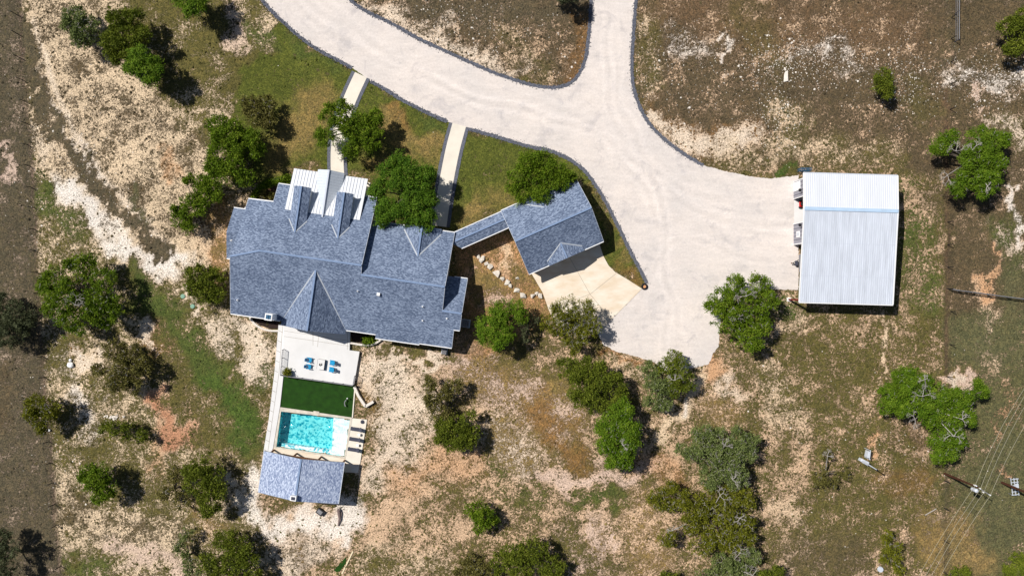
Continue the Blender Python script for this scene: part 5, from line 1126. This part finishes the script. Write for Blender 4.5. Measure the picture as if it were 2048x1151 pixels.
for sx in (-.5,.5):
    for sy in (-1.3,1.3): MB().box(c+Vector((sx,sy,.37)), (.07,.07,.74)).build('leg', M['grey'], rk)
sp_ = thing('service_pole', P(1720,918), 'short grey metal service pole with meter boxes in the field', 'utility pole')
b0 = P(1720,918); MB().tube(b0, P(1753.5,938.5,5.4), .13, .08, 10).build('pole', M['lgrey'], sp_)
MB().box(b0+Vector((.3,-.2,1.3)), (.45,.6,1.0), -.55).build('meter_box', M['lgrey'], sp_, bevel=.02); MB().box(b0+Vector((-.0,-.0,.4)), (.6,.5,.8), -.55).build('meter_box', M['lgrey'], sp_, bevel=.02)
MB().tube(P(1752,937.5,5.1), P(1756,940,5.6), .1, .13, 8).build('weather_head', M['black'], sp_)
t = thing('power_line', P(1754,938.5,5.5), 'single dark service wire from the grey service pole to the transformer pole', 'power line'); e = MB(); a_ = P(1754,938.5,5.5); b_ = P(1950,974,8.0); pv = a_
for k in range(1, 13): f_ = k/12; p = a_.lerp(b_, f_); p.z -= 1.0*f_*(1-f_)*2; e.tube(pv, p, .016, n=4, caps=False); pv = p
e.build('wire', M['black'], t)
ep = thing('electrical_panel', P(1729.5,904), 'grey electrical panel on a frame beside the service pole', 'electrical panel')
c = P(1728.5,904); MB().box(c+SV*1.0, (.35,1.1,1.0), -.2).build('cabinet', M['lgrey'], ep, bevel=.02)
e = MB(); [e.box(c+Vector((.05,sy,.9)), (.08,.08,1.8), -.2) for sy in (-.75,.75)]; e.box(c+Vector((.05,0,1.75)), (.08,1.6,.08), -.12); e.build('frame', M['lgrey'], ep)
# ------------------------------------------------------------------ trees
FOL = {
 'oak': foliage('oak_leaves', (60, 90, 12), (88, 116, 20), (126, 148, 42), .22),
 'oakd': foliage('dark_oak_leaves', (52, 84, 12), (76, 108, 20), (112, 138, 40), .2),
 'jun': foliage('juniper_needles', (70, 84, 20), (98, 110, 30), (134, 142, 50), .2),
 'junb': foliage('bright_juniper_needles', (68, 92, 14), (98, 124, 24), (136, 152, 46), .22),
 'grey': foliage('grey_green_leaves', (80, 94, 46), (108, 122, 66), (144, 154, 94), .2),
 'dull': foliage('dull_olive_leaves', (82, 80, 38), (108, 104, 52), (138, 132, 74), .2),
 'yel': foliage('yellow_olive_leaves', (84, 88, 18), (108, 112, 28), (138, 138, 46), .22),
 'dark': foliage('dark_leaves', (60, 66, 44), (84, 90, 60), (112, 118, 88), .2),
}
def crown_mesh(name, lobes, kind, rng, dens=1.0, parent=None, off=None):
    """lobes: (x,y,z,r) world. Leaf clumps spread over each lobe's shell and inside it."""
    Vs = []; Ts = []; spiky = kind not in ('oak', 'oakd')
    for (x, y, z, r) in lobes:
        K = int((17.0*r*r + 10)*dens)
        th = rng.uniform(0, 2*math.pi, K); cz_ = 1-rng.uniform(0, 1, K)**1.15*1.25
        cz_ = np.clip(cz_, -.25, 1); rr = np.sqrt(np.clip(1-cz_**2, 0, 1)); rad = r*(rng.uniform(.2, 1, K)**.42)*rng.uniform(.88, 1.10, K)
        D = np.stack([rr*np.cos(th), rr*np.sin(th), cz_], 1)
        C = np.array([x, y, z]) + D*rad[:, None]*np.array([1, 1, .72])
        n = 34
        n = int(n)
        cr = rng.uniform(.18, .38, K)
        far = rng.uniform(0, 1, K) < .13; C = np.where(far[:, None], np.array([x, y, z]) + D*(rad*rng.uniform(1.08, 1.3, K))[:, None]*np.array([1, 1, .6]), C); cr = np.where(far, cr*.7, cr)
        base = np.repeat(C, n, 0); Dn = np.repeat(D, n, 0)
        g = rng.normal(0, 1, (K*n, 3))*np.repeat(cr, n)[:, None]*.85
        tint = np.clip(np.repeat(rng.normal(.5, .2, K), n) + rng.normal(0, .12, K*n), 0, 1)
        if spiky:
            ax = Dn*.8 + rng.normal(0, .75, (K*n, 3)); ax /= np.linalg.norm(ax, axis=1)[:, None]+1e-9
            L = rng.uniform(.09, .22, K*n); wd = rng.uniform(.04, .085, K*n)
            p0 = base+g
        else:
            ax = rng.normal(0, 1, (K*n, 3)); ax[:, 2] *= .5; ax /= np.linalg.norm(ax, axis=1)[:, None]+1e-9
            L = rng.uniform(.07, .14, K*n); wd = rng.uniform(.05, .10, K*n); p0 = base+g
        up_ = rng.normal(0, 1, (K*n, 3)); sd = np.cross(ax, up_ if spiky else up_+np.array([0, 0, .0])); sd /= np.linalg.norm(sd, axis=1)[:, None]+1e-9
        if not spiky:
            nrm = Dn*.6+np.array([0, 0, .5])+rng.normal(0, .55, (K*n, 3)); sd = np.cross(nrm, ax); sd /= np.linalg.norm(sd, axis=1)[:, None]+1e-9
        a = p0-ax*L[:, None]; b = p0+ax*L[:, None]; s_ = sd*wd[:, None]
        Vs.append(np.stack([a, p0+s_, b, p0-s_], 1).reshape(-1, 3)); Ts.append(np.repeat(tint, 4))
    V = np.concatenate(Vs); T = np.concatenate(Ts)
    if off is not None: V = V-np.array(off)
    Fq = np.arange(len(V)).reshape(-1, 4)
    return np_mesh(name, V, Fq, FOL[kind], parent, {'tint': ('FLOAT', T)})
def dead(mb, p, d, L, r, depth, rd):
    q_ = p + d*L; mid = p.lerp(q_, .5)+Vector((rd.uniform(-1,1), rd.uniform(-1,1), rd.uniform(-.4,.4)))*L*.1
    mb.tube(p, mid, r, r*.85, 5, False); mb.tube(mid, q_, r*.85, r*.65, 5, False)
    if depth > 0:
        for _ in range(rd.choice((2, 3, 3))):
            nd = (d+Vector((rd.uniform(-.9,.9), rd.uniform(-.9,.9), rd.uniform(-.25,.3)))).normalized(); dead(mb, q_.lerp(mid, rd.uniform(0,.6)), nd, L*rd.uniform(.55,.8), r*.62, depth-1, rd)
def tree(lobes, h, kind, label, dens=1.0, dead_at=(), name='tree', cat='tree', seed=0, group='trees and junipers scattered over the property', trunkpx=None):
    rng = np.random.default_rng(1000+seed); rd = random.Random(1000+seed)
    mx = sum(l[0]*l[2]**2 for l in lobes)/sum(l[2]**2 for l in lobes); my = sum(l[1]*l[2]**2 for l in lobes)/sum(l[2]**2 for l in lobes)
    ext = max(math.hypot(l[0]-mx, l[1]-my)+l[2] for l in lobes)
    L = []; lobes = list(lobes); lobes = [(l[0], l[1], l[2]*.93) for l in lobes]; core = list(lobes)
    for i_ in range(int(len(core)*1.1)):       # smaller side lobes make the outline uneven
        a_ = rd.choice(core); an = rd.uniform(0, 6.283); dd_ = a_[2]*rd.uniform(.7, 1.12); lobes.append((a_[0]+math.cos(an)*dd_, a_[1]+math.sin(an)*dd_, a_[2]*rd.uniform(.25, .45)))
    for l in lobes:
        r = l[2]/12.4*1.04; f_ = math.hypot(l[0]-mx, l[1]-my)/ext
        zc = max(r*.55, h - r*.72 - f_*f_*h*.35 + rd.uniform(-.55, .3)); p = P(l[0], l[1], zc); L.append((p.x, p.y, zc, r))
    root = P(mx, my, h*.55); root.z = 0
    t = thing(name, root, label, cat, group)
    crown_mesh('crown', L, kind, rng, dens, t, root)
    tk = MB(); r0 = .08+.035*h; fork = root+Vector((rd.uniform(-.3,.3), rd.uniform(-.3,.3), h*.3)); tk.tube(root-SV*.1, fork, r0, r0*.8, 8, False)
    for (x, y, z, r) in L:
        c = Vector((x, y, z)); m_ = fork.lerp(c, .5)+Vector((rd.uniform(-.3,.3), rd.uniform(-.3,.3), rd.uniform(-.1,.4))); tk.tube(fork, m_, r0*.55, r0*.35, 6, False); tk.tube(m_, c, r0*.35, r0*.12, 5, False)
        for _ in range(3):
            e_ = c+Vector((rd.uniform(-1,1), rd.uniform(-1,1), rd.uniform(-.2,.5)))*r*.8; tk.tube(m_.lerp(c, .6), e_, r0*.18, .015, 4, False)
    tk.build('trunk', M['bark'], t)
    if kind in ('grey', 'yel', 'dull') or dead_at:
        tw = MB()
        for (x, y, z, r) in L:
            for _ in range(int((7 if kind in ('grey', 'yel') else 3)*r*r)):
                an = rd.uniform(0, 6.283); k_ = rd.uniform(0, 1)**.5; c = Vector((x+math.cos(an)*k_*r*.9, y+math.sin(an)*k_*r*.9, z+r*.72*math.sqrt(max(0, 1-k_*k_*.8))))
                d_ = Vector((rd.uniform(-1,1), rd.uniform(-1,1), rd.uniform(-.2,.5))).normalized(); q_ = c+d_*rd.uniform(.2, .7); tw.tube(c, q_, .022, .01, 3, False)
                if rd.random() < .5: tw.tube(c.lerp(q_, .5), c.lerp(q_, .5)+Vector((rd.uniform(-1,1), rd.uniform(-1,1), .1)).normalized()*.3, .016, .008, 3, False)
        if tw.v: tag(tw.build('twig', M['deadwood'], t), kind='stuff')
    for (x, y, L_, a) in dead_at:
        d_ = MB()
        for k in range(3):
            an = math.radians(a+k*75-60+rd.uniform(-15,15)); dead(d_, P(x, y, h*.96), Vector((math.cos(an), math.sin(an), .10)).normalized(), L_*.42*rd.uniform(.7,1.1), .05, 4, rd)
        d_.tube(fork, P(x, y, h*.96), r0*.35, .05, 6, False)
        d_.build('dead_branch', M['deadwood'], t)
    return t
TR = [
 ([(152,38,26),(172,60,30),(162,82,17),(140,52,18)], 4.6, 'grey', 'soft grey-green round tree, westernmost of the trio at the top left', 1.0, ()),
 ([(238,42,27),(268,42,26),(250,75,38),(290,68,17),(222,93,26),(272,100,22),(235,115,14)], 5.6, 'jun', 'broad olive-green tree in the middle of the trio at the top left', 1.0, ()),
 ([(284,120,27),(296,140,24),(270,135,18),(306,160,14),(312,130,14)], 6.2, 'oak', 'bright green round tree, easternmost of the trio at the top left', 1.25, ()),
 ([(370,-4,26),(392,12,20),(378,22,14),(405,-8,24)], 6.0, 'oak', 'bright green tree cut off by the top edge left of the drive', 1.2, ()),
 ([(438,250,24),(465,268,30),(450,305,36),(486,285,26),(448,350,26),(500,276,18),(428,330,20),(470,330,24),(515,300,16),(490,355,20)], 5.6, 'junb', 'large dark green many-lobed tree north-west of the house', 1.0, ()),
 ([(500,210,20),(530,212,24),(540,238,18),(512,238,18)], 3.9, 'dull', 'small dull olive tree touching the large tree north-west of the house', .9, ()),
 ([(412,388,26),(386,412,25),(366,436,21),(378,452,15),(425,375,18),(355,425,12),(402,366,16),(378,356,10)], 4.2, 'junb', 'slanting bright green tree just west of the house', 1.0, ()),
 ([(392,556,22),(424,560,27),(408,585,26),(436,590,18),(430,548,16),(384,575,14)], 4.0, 'jun', 'bushy green tree beside the house\'s west wall and septic lids', .95, ()),
 ([(165,535,30),(110,562,28),(205,560,26),(128,600,32),(195,600,34),(225,612,22),(140,640,28),(88,572,16),(208,640,22),(158,658,16),(100,620,14),(180,520,14)], 6.4, 'junb', 'largest dark green tree on the west side, by the fence', .95, ((150,610,2.2,40),)),
 ([(10,610,26),(35,630,28),(15,670,30),(45,655,18),(-10,650,26)], 4.8, 'dark', 'dark grey-green tree at the left edge beyond the fence', .9, ()),
 ([(228,700,24),(262,708,26),(245,745,32),(284,732,20),(196,738,14),(268,770,18),(230,768,18)], 4.4, 'dull', 'brownish olive tree left of the green grass band', .75, ()),
 ([(75,808,24),(98,815,22),(85,842,22),(62,832,14)], 4.8, 'yel', 'yellow-olive tree standing at the west fence line', .9, ()),
 ([(230,855,18),(260,862,19),(285,868,10),(208,855,11)], 3.0, 'jun', 'small sparse tree next to the orange bare patch', .6, ()),
 ([(175,945,18),(203,948,24),(212,978,20),(198,993,13),(185,965,16)], 5.0, 'junb', 'compact green tree with a crisp shadow at the lower left', 1.0, ()),
 ([(410,930,24),(395,962,28),(428,958,26),(418,1000,24),(386,940,18),(412,1022,13),(440,985,16)], 5.2, 'jun', 'olive tree west of the pool house', .85, ()),
 ([(345,970,22),(330,985,16),(362,1000,20),(350,945,14)], 3.4, 'dull', 'pale thin olive tree left of the pool house tree', .45, ()),
 ([(448,1078,22),(478,1088,25),(466,1125,28),(415,1122,18),(500,1118,18),(505,1152,22),(438,1150,22)], 5.0, 'jun', 'olive-green tree at the bottom edge south-west of the pool house', .9, ()),
 ([(380,1120,16),(372,1070,16),(360,1090,12),(385,1150,18)], 3.4, 'grey', 'thin greyish tree at the bottom edge left of the olive tree', .5, ()),
 ([(-2,1080,22),(18,1102,22),(10,1135,26)], 5.0, 'dark', 'dark tree in the bottom left corner', .8, ()),
 ([(698,238,30),(652,275,22),(658,225,17),(720,268,35),(745,255,20),(700,292,24),(668,245,12),(752,232,14),(684,215,13),(740,290,16),(640,265,12)], 5.8, 'junb', 'yellow-green spiky tree overhanging the western concrete path', .85, ()),
 ([(798,322,20),(774,345,20),(815,340,24),(850,352,21),(758,383,22),(830,388,30),(858,400,18),(773,418,24),(818,425,26),(852,430,22),(850,456,15),(764,438,16),(790,368,16)], 6.8, 'oakd', 'big bright green oak leaning over the north side of the house', 1.25, ()),
 ([(1058,325,24),(1085,322,22),(1112,340,23),(1040,352,24),(1080,358,34),(1125,362,17),(1048,385,22),(1024,376,12),(1085,390,16),(1140,352,9)], 6.0, 'junb', 'dense yellow-green tree brushing the garage roof', 1.05, ()),
 ([(1030,614,18),(1000,628,25),(972,650,22),(1008,665,24),(975,672,20),(1042,632,15),(998,685,13)], 5.8, 'oak', 'bright green round tree between the house and the concrete apron', 1.2, ()),
 ([(1045,655,12),(1062,640,12),(1050,675,12)], 3.6, 'dark', 'thin dark leafless-looking bush east of the bright round tree', .35, ()),
 ([(1138,618,28),(1162,638,32),(1120,650,24),(1148,670,30),(1185,655,16),(1098,640,16),(1150,696,12),(1115,612,12),(1175,612,14)], 5.6, 'yel', 'open olive tree spilling over the concrete apron', .5, ()),
 ([(1138,735,22),(1174,735,25),(1204,758,28),(1165,775,28),(1234,768,20),(1190,800,26),(1240,792,16),(1216,815,16),(1160,800,16)], 5.2, 'jun', 'dull green tree south of the driveway, above the bright oak', .95, ()),
 ([(1238,825,26),(1222,852,30),(1256,858,27),(1238,898,32),(1214,888,22),(1250,922,17),(1204,858,14),(1262,885,16),(1225,925,14)], 6.6, 'oak', 'tall bright green oak with a cast shadow in the lower middle', 1.3, ((1246,890,1.3,20),)),
 ([(1344,714,18),(1355,742,26),(1376,764,18),(1345,770,18),(1330,735,16)], 5.0, 'jun', 'green tree at the driveway\'s south tip, with pale limbs', .75, ((1350,760,1.5,80),)),
 ([(1297,742,18),(1310,798,21),(1320,772,18),(1334,778,14),(1300,765,14),(1325,812,13)], 4.2, 'grey', 'ragged grey-green tree left of the driveway\'s south tip', .7, ()),
 ([(1468,570,23),(1442,600,26),(1520,573,24),(1535,600,20),(1500,618,34),(1455,640,28),(1490,668,27),(1524,650,20),(1428,614,15),(1518,688,9),(1500,690,12)], 6.2, 'junb', 'large olive-green tree with white dead limbs west of the carport', .95, ((1492,592,1.8,80),(1475,625,1.6,200))),
 ([(1884,290,20),(1905,275,16),(1958,278,28),(1992,283,23),(1960,318,30),(1990,328,25),(1934,318,16),(1948,358,24),(1914,376,19),(1982,362,19),(1966,384,15),(1925,350,13)], 5.8, 'oak', 'bright green oak with bare grey limbs beyond the east fence', 1.15, ((1912,302,2.2,60),(1945,300,1.8,100),(1895,350,1.8,200),(1975,372,1.2,300))),
 ([(2018,52,19),(2045,60,27),(2028,95,20),(2050,30,18)], 4.8, 'jun', 'olive tree at the upper right edge', .95, ()),
 ([(1768,152,17),(1764,172,18),(1774,187,12)], 3.8, 'jun', 'lone small olive bush in the north-east field', 1.0, ()),
 ([(1813,753,24),(1785,790,25),(1828,798,28),(1772,815,15),(1880,798,31),(1922,798,25),(1957,776,14),(1902,838,29),(1862,834,21),(1882,880,27),(1912,880,22),(1878,910,17),(1936,832,16),(1850,762,16),(1965,785,11),(1900,905,16),(1800,815,14)], 5.8, 'oak', 'widest bright green oak with white dead limbs at the lower right', 1.15, ((1845,792,2.6,70),(1908,872,2.0,60),(1925,838,1.6,10),(1830,838,1.8,190),(1850,758,1.4,100))),
 ([(1400,884,26),(1432,878,28),(1478,876,23),(1498,908,16),(1474,905,20),(1362,898,13),(1412,862,13),(1420,924,28),(1460,928,28),(1385,908,16),(1476,955,24),(1430,955,14),(1500,880,14),(1415,960,16),(1450,945,20)], 5.2, 'grey', 'large grey-green tree north of the sprawling olive thicket', .75, ((1450,890,1.4,60),(1465,958,2.0,20))),
 ([(1320,998,24),(1358,998,20),(1400,1010,30),(1450,1018,33),(1490,998,24),(1480,1050,28),(1430,1060,31),(1380,1050,21),(1335,1075,20),(1400,1090,24),(1462,1080,24),(1502,1040,12),(1345,970,12),(1455,985,18),(1420,975,14),(1500,1075,14),(1385,1030,18)], 4.8, 'yel', 'sprawling olive thicket with many pale dead twigs', .72, ((1440,990,2.2,30),(1480,1035,1.2,300),(1345,1060,1.0,90))),
 ([(1440,1120,20),(1425,1135,16),(1480,1118,25),(1508,1110,16),(1490,1148,20),(1400,1150,16),(1455,1150,18)], 4.0, 'grey', 'twiggy grey-green tree at the bottom edge below the thicket', .65, ((1480,1105,1.8,60),(1505,1150,1.8,30))),
 ([(870,788,22),(900,780,24),(880,828,24),(858,770,14),(862,810,14)], 4.6, 'dull', 'brownish olive tree north half of the pair south of the house', .7, ()),
 ([(915,860,32),(940,868,22),(890,868,22),(945,828,10),(905,885,18),(930,885,16),(880,845,14)], 4.6, 'jun', 'brownish olive tree south half of the pair south of the house', .9, ()),
 ([(948,1014,17),(970,1033,20),(960,1052,14),(955,1030,12)], 3.7, 'junb', 'small bright green tree alone in the tan soil', .9, ()),
 ([(1030,1105,26),(1068,1100,31),(1100,1130,28),(1040,1140,28),(1000,1120,24)], 4.8, 'jun', 'wide olive tree at the bottom edge near the middle', .9, ()),
 ([(950,1135,26),(972,1150,20),(930,1120,16),(925,1150,18)], 4.0, 'dull', 'dull olive tree at the bottom edge left of the wide olive tree', .8, ()),
 ([(1650,908,14),(1640,952,18),(1690,942,12),(1665,962,14),(1625,965,12)], 2.8, 'dull', 'sparse broken tree in the tan south-east field', .4, ((1655,912,1.3,50),)),
 ([(1775,1070,13),(1785,1095,17),(1790,1120,14),(1800,1136,9),(1770,1110,12)], 3.4, 'yel', 'narrow olive bush in the south-east field near the bottom', .5, ()),
 ([(1920,1152,16),(1905,1158,12)], 3.0, 'jun', 'olive bush cut by the bottom edge under the power lines', .9, ()),
 ([(2040,1120,20),(2052,1148,20),(2018,1148,14)], 3.8, 'jun', 'olive tree in the bottom right corner', .9, ()),
 ([(1552,1148,18),(1530,1152,14)], 3.6, 'jun', 'small dark green tree at the bottom edge right of the thicket', .9, ()),
 ([(1330,1154,14),(1350,1158,12)], 3.0, 'jun', 'olive bush at the bottom edge left of the thicket', .9, ()),
 ([(1128,-16,20),(1150,-14,14),(1108,-20,14)], 5.0, 'dark', 'dark tree cut by the top edge west of the north drive', 1.0, ()),
]
for i, (lb, h, kd, label, dn, dd) in enumerate(TR):
    bush = h < 3.7
    tree(lb, h, kd, label, dn, dd, name='bush' if 'bush' in label else 'tree', cat='bush' if 'bush' in label else 'tree', seed=i)
# small planted shrubs
def shrub(px, py, r, kind, label, z=0, group=None, parent=None):
    rng = np.random.default_rng(int(px*7+py)); p = P(px, py, z)
    if parent is None: t = thing('shrub', p, label, 'shrub', group); nm = 'foliage'
    else: t = parent; nm = 'foliage'
    crown_mesh(nm, [(p.x, p.y, z+r*.5, r)], kind, rng, 2.2, t, root_of(t).location)
SH = [(511,391,.24),(516,383,.28),(523,375.5,.28),(531,370,.3),(540,366.5,.26),(549,363.5,.28),(560,362,.32),(570,359,.34),(578,357,.34)]
for i, (x, y, r) in enumerate(SH): shrub(x, y, r, 'junb', '%s green shrub from the west along the wavy stone edging' % ORD[i], 0, 'shrubs planted inside the wavy edging')
for (x, y, r, l) in ((529,389,.35,'reddish low plant between boulders in the planted bed'),(545,392,.35,'low dark plant against the house in the planted bed')): shrub(x, y, r, 'dull', l)
for (x, y, r, l) in ((735,681,.5,'spiky yellow-green plant in the bed east of the patio, left one'),(742,680.5,.45,'spiky yellow-green plant in the bed east of the patio, right one')): shrub(x, y, r, 'junb', l)
rng = np.random.default_rng(5); p = gp(574.7,744.3,.9); crown_mesh('foliage', [(p.x, p.y, .98, .28)], 'yel', rng, 3, pl, pl.location)
# ------------------------------------------------------------------ ground cover stuff
def in_poly(x, y, poly): return d_poly(x, y, poly) < 1.5
built = [drv, apron, [(455,405),(560,366),(590,336),(737,357),(746,430),(910,464),(936,556),(920,660),(903,696),(700,665),(464,627)], [(1002,421),(1151,355),(1207,482),(1058,548)], [(905,464),(1005,421),(1016,456),(919,500)],
  [(549,645),(700,662),(699,700),(719,702),(706,835),(734,838),(718,1008),(518,990),(527,900)], [(1584,345),(1797,350),(1788,612),(1597,606)], [(500,397),(520,380),(553,358),(588,350),(588,372),(546,404)]]
n = 150000
px = RNG.uniform(-40, 2090, n); py = RNG.uniform(-40, 1190, n)
cv, _, _ = ground_map(px, py)
nzz = wob(px, py, .5, 26, 9)+wob(px, py, .5, 11, 10)
ok = RNG.uniform(0, 1, n) < np.clip(cv*.8-.02+nzz*.3, .015, 1)
for b_ in built: ok &= ~in_poly(px, py, b_)
for wk in (W1, W2): ok &= d_cap(px, py, wk) > 21
for s_ in (S1, S2, S3, S4, S5): ok &= d_cap(px, py, s_) > 4.5
px, py, cv = px[ok], py[ok], cv[ok]; n = len(px)
_, _, gcol = ground_map(px, py)
lawn = cv > .93
X = (px-CX)*H/F; Y = -(py-CY)*H/F; r = (.05+.06*RNG.exponential(1, n).clip(0, 4))*np.where(lawn, .6, 1); hh = r*RNG.uniform(.5, 1.3, n)*np.where(lawn, .5, 1)
m = 5; V = np.zeros((n, m+1, 3)); a0 = RNG.uniform(0, 6.28, n)
for k in range(m):
    rr = r*RNG.uniform(.5, 1.3, n); V[:, k, 0] = X+np.cos(a0+k*2*math.pi/m)*rr; V[:, k, 1] = Y+np.sin(a0+k*2*math.pi/m)*rr; V[:, k, 2] = -.005
V[:, m, 0] = X+RNG.normal(0, .03, n); V[:, m, 1] = Y+RNG.normal(0, .03, n); V[:, m, 2] = hh
base = np.arange(n)*(m+1); Fq = np.stack([np.stack([base+k, base+(k+1) % m, base+m], 1) for k in range(m)], 1).reshape(-1, 3)
gc = gcol*RNG.uniform(.6, 1.35, (n, 1))*np.array([1, 1, 1]); gc = np.repeat(gc, m+1, 0)
tm_ = bpy.data.materials.new('weed_tufts'); tm_.use_nodes = True; bb = tm_.node_tree.nodes['Principled BSDF']; bb.inputs['Roughness'].default_value = .95; bb.inputs['Specular IOR Level'].default_value = .05
at = N(tm_.node_tree, 'ShaderNodeAttribute', attribute_name='col'); tm_.node_tree.links.new(at.outputs['Color'], bb.inputs['Base Color'])
tag(np_mesh('grass', V.reshape(-1, 3), Fq, tm_, attrs={'col': ('FLOAT_COLOR', np.hstack([gc, np.ones((len(gc), 1))]))}), 'low tufts of dry and green grass and weeds over the whole ground', 'grass', kind='stuff')
# loose pale stones
zones = [(1300,150,330,130,900),(1600,120,160,60,1300),(1800,160,90,80,700),(1980,160,90,60,700),(900,60,200,90,800),(150,330,160,200,500),(1550,230,60,80,500),(150,850,80,200,300),(1700,900,300,250,300)]
mbx = []; 
for (x, y, sx, sy, k) in zones:
    k = int(k*.6); mbx.append(np.stack([RNG.normal(x, sx*.5, k), RNG.normal(y, sy*.5, k)], 1))
Z = np.concatenate(mbx); ok = np.ones(len(Z), bool)
for b_ in built: ok &= ~in_poly(Z[:, 0], Z[:, 1], b_)
for s_ in (S1, S2, S3, S4, S5): ok &= d_cap(Z[:, 0], Z[:, 1], s_) > 5
Z = Z[ok]; n = len(Z); X = (Z[:, 0]-CX)*H/F; Y = -(Z[:, 1]-CY)*H/F; r = RNG.uniform(.03, .10, n)*(1+(RNG.uniform(0, 1, n) > .95)*1.2); V = np.zeros((n, 5, 3)); a0 = RNG.uniform(0, 6.28, n)
for k in range(4): rr = r*RNG.uniform(.7, 1.3, n); V[:, k, 0] = X+np.cos(a0+k*1.5708)*rr; V[:, k, 1] = Y+np.sin(a0+k*1.5708)*rr
V[:, 4, 0] = X; V[:, 4, 1] = Y; V[:, 4, 2] = r*.7
base = np.arange(n)*5; Fq = np.stack([np.stack([base+k, base+(k+1) % 4, base+4], 1) for k in range(4)], 1).reshape(-1, 3)
tag(np_mesh('loose_stones', V.reshape(-1, 3), Fq, M['stone']), 'small loose white stones strewn over the fields', 'stones', kind='stuff')
